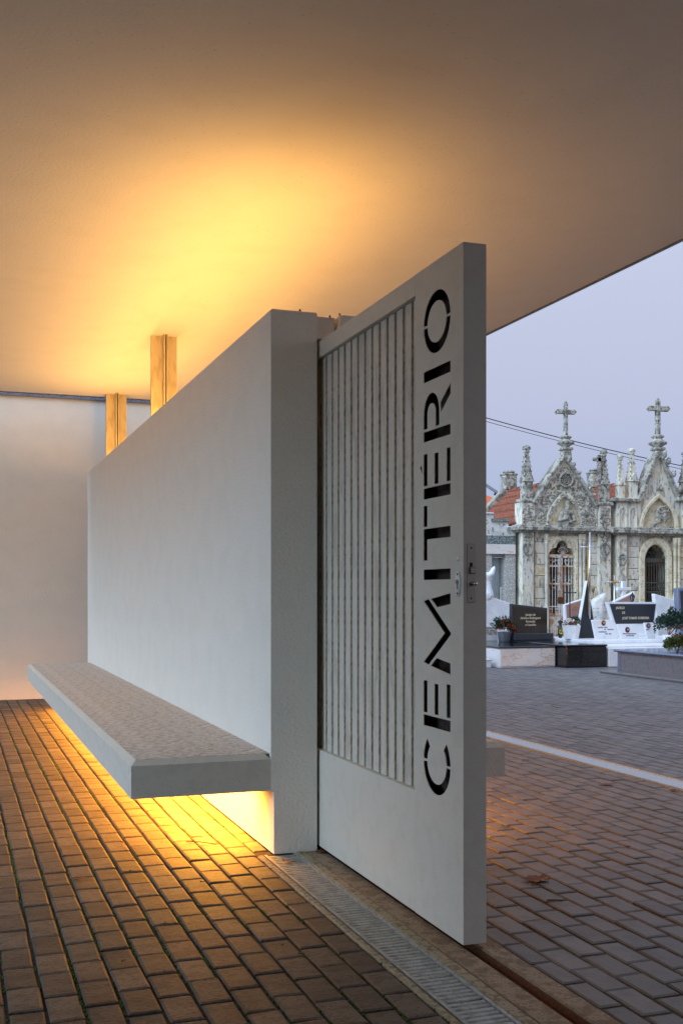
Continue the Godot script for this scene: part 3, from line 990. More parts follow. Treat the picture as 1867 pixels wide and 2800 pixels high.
# ---------------------------------------------------------------- chapels behind the tombs
func qbox(mb: MB, x0: float, y0: float, x1: float, y1: float, zf: float, zb: float, bevel := 0.0) -> void:
	var a := q(x0, y1, zf)
	var b := q(x1, y0, zf)
	if y1 > 1990.0:
		a.y = 0.0
	if bevel > 0.0:
		mb.cbox(Vector3(a.x, a.y, zb), Vector3(b.x, b.y, zf), bevel)
	else:
		mb.box(Vector3(a.x, a.y, zb), Vector3(b.x, b.y, zf))

# half of a pointed arch as drawing points, from the springing up to the apex
func half_arch(xs: float, ys: float, xa: float, ya: float, n := 9, k := 2.5) -> Array:
	var r := []
	for i in n + 1:
		var u := float(i) / n
		r.append([xs + (xa - xs) * pow(u, k), ys + (ya - ys) * u])
	return r

func arch(xl: float, xr: float, ys: float, xa: float, ya: float) -> Array:
	var r := half_arch(xr, ys, xa, ya)
	var l := half_arch(xl, ys, xa, ya)
	l.reverse()
	l.pop_front()
	return r + l

# lumps of carving strewn over an outline
func carve(mb: MB, poly: PackedVector2Array, z: float, n: int, size: float, r: RandomNumberGenerator, avoid := PackedVector2Array()) -> void:
	mb.sg = 0
	var lo := poly[0]
	var hi := poly[0]
	for p in poly:
		lo = lo.min(p)
		hi = hi.max(p)
	var made := 0
	var tries := 0
	while made < n and tries < n * 12:
		tries += 1
		var p := Vector2(r.randf_range(lo.x, hi.x), r.randf_range(lo.y, hi.y))
		if not Geometry2D.is_point_in_polygon(p, poly) or (avoid.size() and Geometry2D.is_point_in_polygon(p, avoid)):
			continue
		var s := size * r.randf_range(0.6, 1.3)
		mb.blob(Vector3(p.x, p.y, z), s, s * r.randf_range(0.7, 1.3), s * 0.8, 5, 3)
		made += 1

func pinnacle(parent: Node, m: Material, xc: float, w: float, y_base: float, y_gab: float, y_top: float, y_fin: float, z: float) -> void:
	var a := q(xc, y_base, z)
	var hw := absf(q(xc + w / 2, y_base, z).x - a.x)
	var g_ := q(xc, y_gab, z).y
	var tp := q(xc, y_top, z).y
	var fi := q(xc, y_fin, z).y
	var at := Vector3(a.x, 0, z)
	var b := MB.new()
	b.cbox(at + Vector3(-hw * 1.9, a.y - 0.10, -hw * 1.9), at + Vector3(hw * 1.9, a.y, hw * 1.9), 0.03)
	b.box(at + Vector3(-hw, a.y, -hw), at + Vector3(hw, g_, hw))
	# small gables on each face
	for k in 4:
		var d := Basis(Vector3.UP, PI / 2 * k)
		var gh := hw * 1.5
		b.tri(at + Vector3(0, g_, 0) + d * Vector3(-hw * 1.35, -hw * 0.5, hw * 1.2), at + Vector3(0, g_, 0) + d * Vector3(hw * 1.35, -hw * 0.5, hw * 1.2), at + Vector3(0, g_, 0) + d * Vector3(0, gh, hw * 1.2), d * Vector3(0, 0, 1))
		b.quad(at + Vector3(0, g_, 0) + d * Vector3(-hw * 1.35, -hw * 0.5, hw * 1.2), at + Vector3(0, g_, 0) + d * Vector3(0, gh, hw * 1.2), at + Vector3(0, g_, 0) + d * Vector3(0, gh, 0), at + Vector3(0, g_, 0) + d * Vector3(-hw * 1.35, -hw * 0.5, hw * 0.3), d * Vector3(-1, 1, 0))
		b.quad(at + Vector3(0, g_, 0) + d * Vector3(hw * 1.35, -hw * 0.5, hw * 1.2), at + Vector3(0, g_, 0) + d * Vector3(0, gh, hw * 1.2), at + Vector3(0, g_, 0) + d * Vector3(0, gh, 0), at + Vector3(0, g_, 0) + d * Vector3(hw * 1.35, -hw * 0.5, hw * 0.3), d * Vector3(1, 1, 0))
	b.lathe([Vector2(hw * 1.3, g_), Vector2(hw * 0.52, tp), Vector2(0, tp)], at, 4, PI / 4)
	for k in 5:
		var u := (k + 0.7) / 5.5
		var rr := lerpf(hw * 0.95, hw * 0.4, u)
		for s in [-1, 1]:
			b.blob(at + Vector3(s * rr, lerpf(g_, tp, u), rr), hw * 0.2, hw * 0.22, hw * 0.2, 5, 3)
			b.blob(at + Vector3(-rr, lerpf(g_, tp, u), s * rr), hw * 0.2, hw * 0.22, hw * 0.2, 5, 3)
	var o := obj("pinnacle", b, m, parent)
	b = MB.new()
	b.sg = 0
	var h := fi - tp
	b.lathe([Vector2(hw * 0.5, tp), Vector2(hw * 0.8, tp + h * 0.12), Vector2(hw * 0.55, tp + h * 0.3), Vector2(hw * 0.9, tp + h * 0.6), Vector2(hw * 0.6, tp + h * 0.9), Vector2(0, fi)], at, 8)
	for k in 8:
		var an := TAU * k / 8
		b.blob(at + Vector3(cos(an) * hw * 0.75, tp + h * (0.5 if k % 2 else 0.72), sin(an) * hw * 0.75), hw * 0.3, h * 0.14, hw * 0.3, 5, 3)
	obj("finial", b, m, o)

func gable_cross(parent: Node, xc: float, ped: Array, bulb: Array, shaft: Array, arm: Array, z: float) -> void:
	# ped [half width, y low, y high], bulb [half width, y low, y high], shaft [half width, y low, y high], arm [x0, x1, y, half]
	var c := q(xc, ped[1], z)
	var at := Vector3(c.x, 0, z)
	var u := 1.0 / (2.815 * FOCAL) * 26.6    # metres to a drawing unit at this distance
	var yy := func(v): return q(xc, v, z).y
	var b := MB.new()
	b.lathe([Vector2(ped[0] * u * 1.5, yy.call(ped[1])), Vector2(ped[0] * u * 1.25, yy.call(ped[2]))], at, 4, PI / 4)
	b.cbox(at + Vector3(-ped[0] * u * 1.3, yy.call(ped[2]), -ped[0] * u * 1.3), at + Vector3(ped[0] * u * 1.3, yy.call(ped[2] - 22), ped[0] * u * 1.3), 0.02)
	var p := obj("cross_pedestal", b, M.limestone_dark, parent)
	b = MB.new()
	b.sg = 0
	var y0: float = yy.call(bulb[1])
	var y1: float = yy.call(bulb[2])
	var w: float = bulb[0] * u
	b.lathe([Vector2(w * 0.45, y0), Vector2(w * 0.5, lerpf(y0, y1, 0.12)), Vector2(w * 0.95, lerpf(y0, y1, 0.3)), Vector2(w, lerpf(y0, y1, 0.45)), Vector2(w * 0.6, lerpf(y0, y1, 0.62)), Vector2(w * 0.5, lerpf(y0, y1, 0.75)), Vector2(w * 0.72, lerpf(y0, y1, 0.88)), Vector2(w * 0.5, y1), Vector2(0, y1)], at, 8)
	for k in 10:
		var an := TAU * k / 10
		b.blob(at + Vector3(cos(an) * w * 0.9, lerpf(y0, y1, 0.4), sin(an) * w * 0.9), w * 0.22, w * 0.2, w * 0.22, 5, 3)
		b.blob(at + Vector3(cos(an) * w * 0.62, lerpf(y0, y1, 0.86), sin(an) * w * 0.62), w * 0.16, w * 0.14, w * 0.16, 5, 3)
	obj("carved_bulb", b, M.limestone_dark, p)
	b = MB.new()
	var hw: float = shaft[0] * u
	b.cbox(at + Vector3(-hw, yy.call(shaft[1]) - 0.02, -hw), at + Vector3(hw, yy.call(shaft[2]), hw), hw * 0.3)
	var ax0 := q(arm[0], arm[2], z)
	var ax1 := q(arm[1], arm[2], z)
	var ha: float = arm[3] * u
	b.cbox(Vector3(ax0.x, ax0.y - ha, z - ha), Vector3(ax1.x, ax1.y + ha, z + ha), ha * 0.3)
	for e in [Vector3(ax0.x, ax0.y, z), Vector3(ax1.x, ax1.y, z), Vector3(at.x, yy.call(shaft[2]), z)]:
		for d in [Vector3(1, 0, 0), Vector3(-1, 0, 0), Vector3(0, 1, 0), Vector3(0, -1, 0)]:
			b.blob(e + d * ha * 0.75, ha * 0.75, ha * 0.75, ha * 0.8, 6, 4)
	for d in [Vector3(1, 1, 0), Vector3(-1, 1, 0), Vector3(1, -1, 0), Vector3(-1, -1, 0)]:
		b.blob(Vector3(at.x, ax0.y, z) + d * ha * 1.1, ha * 0.5, ha * 0.5, ha * 0.6, 5, 3)
	obj("cross", b, M.limestone_dark, parent)

# surface of tapered capsules joined smoothly: bones [a, b, radius a, radius b]
func figure(mb: MB, bones: Array, cell: float, soft: float) -> void:
	var lo := Vector3.INF
	var hi := -Vector3.INF
	for bn in bones:
		for e in 2:
			var rr: Vector3 = Vector3.ONE * (bn[2 + e] + soft + cell * 2)
			lo = lo.min(bn[e] - rr)
			hi = hi.max(bn[e] + rr)
	var n := Vector3i(((hi - lo) / cell).ceil()) + Vector3i.ONE
	var f := PackedFloat32Array()
	f.resize(n.x * n.y * n.z)
	for z in n.z:
		for y in n.y:
			for x in n.x:
				var p := lo + Vector3(x, y, z) * cell
				var s := 0.0
				for bn in bones:
					var a: Vector3 = bn[0]
					var d: Vector3 = bn[1] - a
					var u: float = clampf((p - a).dot(d) / max(d.length_squared(), 1e-9), 0, 1)
					var dist := p.distance_to(a + d * u) - lerpf(bn[2], bn[3], u)
					s += exp(-clampf(dist / soft * 3.0, -30, 30))
				f[(z * n.y + y) * n.x + x] = -log(s)
	var id := {}
	var pos := []
	var at := func(x, y, z): return (z * n.y + y) * n.x + x
	var E8 := [[0, 1], [2, 3], [4, 5], [6, 7], [0, 2], [1, 3], [4, 6], [5, 7], [0, 4], [1, 5], [2, 6], [3, 7]]
	for z in n.z - 1:
		for y in n.y - 1:
			for x in n.x - 1:
				var val := []
				var neg := 0
				for k in 8:
					var v := f[at.call(x + (k & 1), y + ((k >> 1) & 1), z + (k >> 2))]
					val.append(v)
					if v < 0:
						neg += 1
				if neg == 0 or neg == 8:
					continue
				var sum := Vector3.ZERO
				var cnt := 0
				for e in E8:
					if (val[e[0]] < 0) != (val[e[1]] < 0):
						var u: float = val[e[0]] / (val[e[0]] - val[e[1]])
						var p0 := Vector3(e[0] & 1, (e[0] >> 1) & 1, e[0] >> 2)
						var p1 := Vector3(e[1] & 1, (e[1] >> 1) & 1, e[1] >> 2)
						sum += p0.lerp(p1, u)
						cnt += 1
				id[at.call(x, y, z)] = pos.size()
				pos.append(lo + (Vector3(x, y, z) + sum / cnt) * cell)
	mb.sg = 0
	for z in range(1, n.z - 1):
		for y in range(1, n.y - 1):
			for x in range(1, n.x - 1):
				var v0 := f[at.call(x, y, z)]
				for ax in 3:
					var nx: Vector3i = [Vector3i(1, 0, 0), Vector3i(0, 1, 0), Vector3i(0, 0, 1)][ax]
					var v1 := f[at.call(x + nx.x, y + nx.y, z + nx.z)]
					if (v0 < 0) == (v1 < 0):
						continue
					var u: Vector3i = [Vector3i(0, 1, 0), Vector3i(0, 0, 1), Vector3i(1, 0, 0)][ax]
					var w: Vector3i = [Vector3i(0, 0, 1), Vector3i(1, 0, 0), Vector3i(0, 1, 0)][ax]
					var ks := []
					for o in [Vector3i.ZERO, u, u + w, w]:
						ks.append(at.call(x - o.x, y - o.y, z - o.z))
					if id.has(ks[0]) and id.has(ks[1]) and id.has(ks[2]) and id.has(ks[3]):
						var dir := Vector3(nx) * (1.0 if v0 < 0 else -1.0)
						mb.quad(pos[id[ks[0]]], pos[id[ks[1]]], pos[id[ks[2]]], pos[id[ks[3]]], dir)

# left slope with single barrel tiles, right slope plain, ridge along z
func chapel_roof(parent: Node, xr: float, yr: float, z0: float, z1: float, half: float, drop: float, mat_: Material) -> void:
	var b := MB.new()
	for s in [-1, 1]:
		b.quad(Vector3(xr, yr - 0.06, z0), Vector3(xr + s * half, yr - drop - 0.06, z0), Vector3(xr + s * half, yr - drop - 0.06, z1), Vector3(xr, yr - 0.06, z1), Vector3(s, 1, 0))
		b.quad(Vector3(xr, yr - 0.12, z0), Vector3(xr + s * half, yr - drop - 0.12, z0), Vector3(xr + s * half, yr - drop - 0.12, z1), Vector3(xr, yr - 0.12, z1), Vector3(-s, -1, 0))
	var rf := obj("roof", b, mat_, parent)
	var dir := Vector3(-half, -drop, 0).normalized()
	var nrm := Vector3(-drop, half, 0).normalized()
	var length := Vector2(half, drop).length()
	var tile := MB.new()
	tile.sg = 0
	var tl_ := 0.36
	for k in 5:
		var a0 := PI * k / 5
		var a1 := PI * (k + 1) / 5
		var p := func(a, r, u): return dir * u + Vector3(0, 0, cos(a) * r) + nrm * (sin(a) * r * 0.8)
		tile.quad(p.call(a0, 0.085, tl_) + nrm * 0.03, p.call(a1, 0.085, tl_) + nrm * 0.03, p.call(a1, 0.07, 0), p.call(a0, 0.07, 0), nrm * sin((a0 + a1) / 2) + Vector3(0, 0, cos((a0 + a1) / 2)))
		tile.tri(p.call(a0, 0.085, tl_) + nrm * 0.03, p.call(a1, 0.085, tl_) + nrm * 0.03, p.call(PI / 2, 0.02, tl_), dir)
	var tm := tile.mesh()
	var rows := int(length / 0.3)
	var z := z0 - 0.08
	while z > z1 + 0.05:
		for k in rows:
			var o := MeshInstance3D.new()
			o.name = "tile"
			o.mesh = tm
			o.material_override = mat_
			rf.add_child(o, true)
			o.position = Vector3(xr, yr - 0.06, z) + dir * (k * 0.3) + nrm * 0.004 - gpos(rf)
			o.rotation.y = rng.randfn(0, 0.02)
		z -= 0.165
	# ridge tiles
	var zz := z0
	while zz > z1 + 0.1:
		b = MB.new()
		b.sg = 0
		for k in 6:
			var a0 := PI * k / 6
			var a1 := PI * (k + 1) / 6
			b.quad(Vector3(xr + cos(a0) * 0.1, yr - 0.05 + sin(a0) * 0.1, zz), Vector3(xr + cos(a1) * 0.1, yr - 0.05 + sin(a1) * 0.1, zz), Vector3(xr + cos(a1) * 0.085, yr - 0.05 + sin(a1) * 0.085, zz - 0.36), Vector3(xr + cos(a0) * 0.085, yr - 0.05 + sin(a0) * 0.085, zz - 0.36), Vector3(cos(a0), sin(a0), 0))
		obj("ridge_tile", b, mat_, rf)
		zz -= 0.34
	# stone verge at the back with a stub of chimney
	b = MB.new()
	var ve := PackedVector2Array([Vector2(xr - half - 0.1, yr - drop - 0.2), Vector2(xr - half - 0.1, yr - drop + 0.02), Vector2(xr - 0.1, yr + 0.10), Vector2(xr + 0.1, yr + 0.10), Vector2(xr + half + 0.1, yr - drop + 0.02), Vector2(xr + half + 0.1, yr - drop - 0.2)])
	b.prism(ve, z1 + 0.12, z1 - 0.12)
	b.cbox(Vector3(xr - 0.17, yr, z1 - 0.15), Vector3(xr + 0.17, yr + 0.42, z1 + 0.15), 0.02)
	b.cbox(Vector3(xr - 0.19, yr + 0.38, z1 - 0.17), Vector3(xr + 0.19, yr + 0.44, z1 + 0.17), 0.02)
	b.cbox(Vector3(xr - 0.14, yr + 0.44, z1 - 0.12), Vector3(xr + 0.14, yr + 0.52, z1 + 0.12), 0.06)
	obj("back_gable", b, M.limestone_dark, parent)

func bars(parent: Node, m: Material, xs: Array, y0: float, y1: float, z: float, r := 0.011) -> void:
	for x in xs:
		var a := q(x, y1, z)
		var c := q(x, y0, z)
		var b := MB.new()
		b.tube([Vector3(a.x, max(a.y, 0.1), z), Vector3(c.x, c.y, z)], r, 6)
		obj("bar", b, m, parent)

func rail(parent: Node, m: Material, x0: float, x1: float, y: float, z: float, r := 0.014) -> void:
	var a := q(x0, y, z)
	var c := q(x1, y, z)
	var b := MB.new()
	b.box(Vector3(a.x, a.y - r, z - 0.012), Vector3(c.x, c.y + r, z + 0.012))
	obj("rail", b, m, parent)

func curl(mb: MB, x: float, y: float, r0: float, turns: float, z: float, start: float, dirn: float, th := 0.008) -> void:
	var pts := []
	for k in 14:
		var u := k / 13.0
		var a := start + dirn * u * TAU * turns
		var c := q(x + cos(a) * r0 * (1 - 0.75 * u), y + sin(a) * r0 * (1 - 0.75 * u), z)
		pts.append(Vector3(c.x, c.y, z))
	mb.tube(pts, th, 5)

func build_chapels() -> void:
	var r := RandomNumberGenerator.new()
	r.seed = 99
	var b: MB
	# ---- chapel with the saint in its gable
	var Z := -23.0
	var c1 := thing("grave_chapel", "weathered stone grave chapel with saint carved in gable and rusty white grille door", "chapel", Vector3(13.85, 0, -24.4))
	var opening := [[737, 2020], [737, 1330], [732, 1298], [716, 1270], [692, 1262], [685, 1238], [668, 1214], [641, 1204], [612, 1214], [597, 1238], [590, 1262], [562, 1268], [538, 1298], [531, 1330], [531, 2020]]
	var wp := ql([[327, 2020], [327, 1128], [1012, 1128], [1012, 2020]] + opening, -23.14)
	for i in wp.size():
		if wp[i].y < 0.1:
			wp[i].y = 0.0
	b = MB.new()
	b.prism(wp, -23.14, -23.5)
	var fr := obj("facade", b, M.limestone, c1)
	b = MB.new()
	var xl := q(327, 1500, -23.14).x
	var xr := q(1012, 1500, -23.14).x
	b.box(Vector3(xl, 0, -25.95), Vector3(xl + 0.3, 2.95, -23.5))
	b.box(Vector3(xr - 0.3, 0, -25.95), Vector3(xr, 2.95, -23.5))
	b.box(Vector3(xl, 0, -26.2), Vector3(xr, 3.2, -25.95))
	b.box(Vector3(xl + 0.3, 2.80, -25.95), Vector3(xr - 0.3, 2.85, -23.5))
	b.box(Vector3(xl + 0.3, 0.0, -25.95), Vector3(xr - 0.3, 0.1, -23.5))
	obj("body", b, M.limestone, c1)
	# door surround
	var sp := ql([[519, 2020], [519, 1168], [762, 1168], [762, 2020]] + opening, -23.06)
	for i in sp.size():
		if sp[i].y < 0.1:
			sp[i].y = 0.0
	b = MB.new()
	b.prism(sp, -23.06, -23.14, 0.015)
	var sur := obj("door_surround", b, M.limestone_cream, c1)
	b = MB.new()
	for k in 26:
		var a := lerpf(PI * 1.1, PI * 1.9, k / 25.0)
		var p := q(641 + cos(a) * 92, 1292 + sin(a) * 100, -23.05)
		b.box(Vector3(p.x - 0.012, p.y - 0.03, -23.06), Vector3(p.x + (0.012 if k % 3 else 0.0), p.y + 0.03, -23.035))
	obj("carved_lettering", b, M.limestone, sur)
	# pilasters
	for s in [[327, 420], [920, 1012]]:
		b = MB.new()
		qbox(b, s[0], 1132, s[1], 2020, Z, -23.14, 0.015)
		qbox(b, s[0] - 8, 1860, s[1] + 8, 2020, -22.95, -23.14, 0.02)
		var pi := obj("pilaster", b, M.limestone, c1)
		b = MB.new()
		var xc: float = (s[0] + s[1]) / 2.0
		for k in 22:
			var a := TAU * k / 22
			var p := q(xc + cos(a) * 36, 1268 + sin(a) * 44, -22.98)
			b.sg = 0
			b.blob(Vector3(p.x, p.y, -22.98), 0.03, 0.03, 0.025, 6, 4)
		b.sg = -1
		qbox(b, xc - 8, 1150, xc + 8, 1355, -22.965, Z)
		qbox(b, xc - 26, 1188, xc + 26, 1202, -22.968, Z)
		b.sg = 0
		for d in [[-26, 1170], [26, 1170], [0, 1148], [-20, 1160], [20, 1160]]:
			var p := q(xc + d[0], d[1], -22.98)
			b.blob(Vector3(p.x, p.y, -22.98), 0.05, 0.045, 0.03, 6, 4)
		obj("wreath_carving", b, M.limestone_dark, pi)
	# ashlar blocks
	var ys := [1136, 1214, 1304, 1390, 1476, 1565, 1652, 1740, 1826, 1920, 2020]
	for s in [[427, 505], [828, 914]]:
		for k in ys.size() - 1:
			b = MB.new()
			qbox(b, s[0], ys[k] + 2, s[1], ys[k + 1] - 2, -23.10 + r.randf_range(-0.008, 0.008), -23.14, 0.012)
			obj("block", b, M.limestone if r.randf() < 0.85 else M.limestone_cream, fr)
	# colonnettes
	for x in [512, 775, 800]:
		b = MB.new()
		var a := q(x, 1720, -23.06)
		var c := q(x, 1225, -23.06)
		b.sg = 0
		b.lathe([Vector2(0.06, 0), Vector2(0.06, a.y), Vector2(0.045, a.y + 0.04), Vector2(0.035, a.y + 0.06), Vector2(0.035, c.y - 0.02), Vector2(0.05, c.y), Vector2(0.04, c.y + 0.02), Vector2(0.06, c.y + 0.20), Vector2(0.07, c.y + 0.22), Vector2(0, c.y + 0.22)], Vector3(a.x, 0, -23.05), 10)
		for k in 8:
			b.blob(Vector3(a.x + cos(k * 0.8) * 0.05, c.y + 0.06 + 0.015 * k, -23.05 + sin(k * 0.8) * 0.05), 0.022, 0.03, 0.022, 5, 3)
		obj("colonnette", b, M.limestone, c1)
	# cornice
	b = MB.new()
	qbox(b, 298, 1108, 1026, 1122, -22.86, -23.3, 0.015)
	qbox(b, 310, 1122, 1018, 1136, -22.93, -23.3, 0.012)
	qbox(b, 306, 1096, 1020, 1108, -22.91, -23.3, 0.012)
	obj("cornice", b, M.limestone_dark, c1)
	# attic blocks with carving
	for s in [[327, 428], [922, 1010]]:
		b = MB.new()
		qbox(b, s[0], 915 if s[0] < 500 else 938, s[1], 1098, Z, -23.35)
		var at := obj("attic_block", b, M.limestone, c1)
		b = MB.new()
		carve(b, ql([[s[0] + 8, 930 if s[0] < 500 else 950], [s[1] - 8, 930 if s[0] < 500 else 950], [s[1] - 8, 1090], [s[0] + 8, 1090]], -22.99), -22.995, 75, 0.024, r)
		obj("carving", b, M.limestone_dark, at)
	pinnacle(c1, M.limestone_dark, 362, 62, 886, 735, 530, 470, -23.17)
	pinnacle(c1, M.limestone_dark, 955, 54, 912, 760, 560, 500, -23.17)
	b = MB.new()
	qbox(b, 880, 571, 972, 592, -23.1, -23.16)
	qbox(b, 912, 546, 936, 780, -23.1, -23.16)
	obj("little_cross", b, M.limestone_dark, c1)
	# gable with the niche
	var out := [[430, 1098], [430, 905], [452, 870], [522, 745], [612, 612], [640, 583], [692, 583], [738, 645], [842, 815], [908, 925], [908, 1098]]
	b = MB.new()
	b.prism(ql(out + arch(548, 784, 1098, 660, 866), -23.05), -23.05, -23.24)
	var ga := obj("gable", b, M.limestone, c1)
	b = MB.new()
	carve(b, ql([[445, 1090], [470, 900], [540, 770], [640, 640], [690, 640], [800, 800], [890, 940], [895, 1090]], -23.04), -23.045, 520, 0.026, r, ql(arch(540, 792, 1098, 660, 850), -23.04))
	obj("carving", b, M.limestone_dark, ga)
	# raking cornice
	for pl in [[[418, 905], [448, 862], [518, 738], [608, 606], [640, 572], [655, 590], [628, 622], [540, 752], [470, 878], [446, 925]], [[692, 572], [748, 650], [852, 812], [924, 925], [900, 940], [830, 822], [728, 660], [678, 596]]]:
		b = MB.new()
		b.prism(ql(pl, -22.95), -22.95, -23.26, 0.02)
		b.sg = 0
		var n0: int = pl.size() / 2 - 1
		for k in 6:
			var u := k / 5.0 * (n0 - 0.01)
			var e0 = pl[int(u)]
			var e1 = pl[int(u) + 1]
			var p := q(lerpf(e0[0], e1[0], u - int(u)), lerpf(e0[1], e1[1], u - int(u)), -23.0)
			b.blob(Vector3(p.x, p.y, -22.99), 0.05, 0.055, 0.06, 6, 4)
		obj("raking_cornice", b, M.limestone_dark, ga)
	# band of carved leaves round the niche
	b = MB.new()
	var bandpoly := arch(522, 822, 1098, 662, 820)
	var innerb := arch(548, 784, 1098, 660, 866)
	innerb.reverse()
	b.prism(ql(bandpoly + innerb, -22.99), -22.99, -23.05, 0.008)
	var bd := obj("niche_band", b, M.limestone, ga)
	b = MB.new()
	carve(b, ql(bandpoly + innerb, -22.98), -22.985, 150, 0.022, r)
	obj("carving", b, M.limestone_dark, bd)
	b = MB.new()
	b.prism(ql([[540, 1098]] + [[792, 1098]] + arch(540, 792, 1096, 660, 860), -23.06), -23.06, -23.2)
	obj("niche_back", b, M.limestone_cream, ga)
	# medallion
	b = MB.new()
	b.sg = 0
	for k in 26:
		var a := TAU * k / 26
		var p := q(670 + cos(a) * 50, 738 + sin(a) * 52, -22.98)
		b.blob(Vector3(p.x, p.y, -22.99), 0.032, 0.032, 0.03, 6, 4)
	for k in 14:
		var a := TAU * k / 14
		var p := q(670 + cos(a) * 28, 738 + sin(a) * 29, -22.98)
		b.blob(Vector3(p.x, p.y, -23.0), 0.02, 0.02, 0.02, 5, 3)
	b.sg = -1
	for k in 3:
		qbox(b, 655 + k * 12, 722, 661 + k * 12, 754, -22.985, -23.05)
	obj("medallion", b, M.limestone_dark, ga)
	# saint: half figure with folded arms
	var s0 := q(642, 1098, -23.14)
	var sc := 0.00355
	var P := func(x, y, zz): return Vector3(s0.x + (x - 642) * sc, s0.y + (1098 - y) * sc, -23.06 + zz)
	b = MB.new()
	figure(b, [[P.call(642, 1085, 0.0), P.call(645, 1015, 0.03), 0.13, 0.10], [P.call(647, 1000, 0.03), P.call(652, 975, 0.04), 0.05, 0.045], [P.call(653, 955, 0.07), P.call(653, 938, 0.06), 0.058, 0.06], [P.call(653, 968, 0.12), P.call(651, 985, 0.11), 0.03, 0.018], [P.call(653, 953, 0.125), P.call(653, 945, 0.125), 0.012, 0.01], [P.call(622, 998, 0.04), P.call(686, 998, 0.04), 0.05, 0.05], [P.call(612, 1002, 0.04), P.call(592, 1055, 0.08), 0.05, 0.045], [P.call(592, 1058, 0.09), P.call(636, 1046, 0.16), 0.036, 0.028], [P.call(692, 1005, 0.04), P.call(706, 1056, 0.08), 0.05, 0.045], [P.call(706, 1060, 0.09), P.call(660, 1068, 0.16), 0.036, 0.028], [P.call(600, 1085, 0.06), P.call(640, 1010, 0.11), 0.022, 0.016], [P.call(690, 1088, 0.07), P.call(650, 1015, 0.11), 0.022, 0.016], [P.call(645, 1090, 0.12), P.call(648, 1030, 0.13), 0.018, 0.014], [P.call(585, 1090, 0.04), P.call(705, 1092, 0.04), 0.05, 0.05]], 0.017, 0.022)
	obj("carved_saint", b, M.limestone_dark, ga)
	gable_cross(c1, 663, [34, 590, 512], [62, 492, 398], [14, 400, 150], [592, 730, 215, 13], -23.15)
	chapel_roof(c1, 13.844, 3.97, -23.26, -25.87, 1.22, 1.10, M.terracotta)
	# grille door
	var gd := -23.22
	b = MB.new()
	var da := q(531, 1330, gd)
	var db := q(737, 1318, gd)
	b.box(Vector3(da.x, da.y - 0.02, gd - 0.03), Vector3(db.x, db.y + 0.02, gd + 0.03))
	var door := obj("grille_door", b, M.white_rust, c1)
	bars(door, M.white_rust, [538, 560, 583, 604, 662, 685, 708, 728], 1332, 1800, gd)
	b = MB.new()
	qbox(b, 612, 1332, 622, 2020, gd + 0.015, gd - 0.02)
	qbox(b, 628, 1332, 640, 2020, gd + 0.02, gd - 0.02)
	obj("meeting_stile", b, M.white_rust, door)
	for y in [1402, 1538, 1712, 1770]:
		rail(door, M.white_rust, 533, 735, y, gd)
	b = MB.new()
	for x0 in [538, 583, 662, 706]:
		for y in [1538]:
			for d in [[-1, -1], [1, -1], [-1, 1], [1, 1]]:
				var p0 := q(x0 + 11, y, gd)
				var p1 := q(x0 + 11 + d[0] * 22, y + d[1] * 36, gd)
				b.tube([Vector3(p0.x, p0.y, gd), Vector3(p1.x, p1.y, gd)], 0.007, 5)
	for x0 in [549, 594, 673, 718]:
		curl(b, x0 - 10, 1352, 11, 1.0, gd, 0, 1)
		curl(b, x0 + 10, 1352, 11, 1.0, gd, PI, -1)
		for d in [-1, 1]:
			var p0 := q(x0, 1400, gd)
			var p1 := q(x0 + d * 22, 1360, gd)
			b.tube([Vector3(p0.x, p0.y, gd), Vector3(p1.x, p1.y, gd)], 0.007, 5)
			for e in [1720, 1745]:
				p0 = q(x0 - d * 12, e, gd)
				p1 = q(x0 + d * 12, e + 24, gd)
				b.tube([Vector3(p0.x, p0.y, gd), Vector3(p1.x, p1.y, gd)], 0.007, 5)
	obj("scrollwork", b, M.white_rust, door)
	b = MB.new()
	qbox(b, 538, 1772, 610, 2020, gd - 0.005, gd - 0.02)
	qbox(b, 642, 1772, 730, 2020, gd - 0.005, gd - 0.02)
	for k in 4:
		qbox(b, 545 + k * 16, 1780, 552 + k * 16, 2020, gd + 0.012, gd - 0.004)
		qbox(b, 650 + k * 20, 1780, 658 + k * 20, 2020, gd + 0.012, gd - 0.004)
	obj("kick_panel", b, M.white_rust, door, "rust-streaked lower panel of the door")
	b = MB.new()
	qbox(b, 608, 1640, 652, 1690, gd + 0.04, gd - 0.02, 0.01)
	obj("lock_box", b, M.rust, door)
	b = MB.new()
	for k in 7:
		var a := lerpf(PI * 1.12, PI * 1.88, k / 6.0)
		var p0 := q(641, 1316, gd)
		var p1 := q(641 + cos(a) * 46, 1312 + sin(a) * (88 if k == 3 else 76), gd)
		b.tube([Vector3(p0.x, p0.y, gd), Vector3(p1.x, p1.y, gd)], 0.008, 5)
	for k in 10:
		var a0 := lerpf(PI * 1.1, PI * 1.9, k / 10.0)
		var a1 := lerpf(PI * 1.1, PI * 1.9, (k + 1) / 10.0)
		var p0 := q(641 + cos(a0) * 40, 1312 + sin(a0) * 56, gd)
		var p1 := q(641 + cos(a1) * 40, 1312 + sin(a1) * 56, gd)
		b.tube([Vector3(p0.x, p0.y, gd), Vector3(p1.x, p1.y, gd)], 0.009, 5)
	curl(b, 566, 1292, 20, 1.4, gd, PI / 2, 1, 0.009)
	curl(b, 716, 1292, 20, 1.4, gd, PI / 2, -1, 0.009)
	obj("fanlight_grille", b, M.white_rust, door)
	# inner leaves half open behind the grille
	b = MB.new()
	qbox(b, 598, 1400, 622, 2020, -23.42, -23.46)
	qbox(b, 708, 1400, 735, 2020, -23.42, -23.46)
	qbox(b, 650, 1400, 664, 2020, -23.42, -23.46)
	obj("inner_door", b, M.curtain, c1)
	b = MB.new()
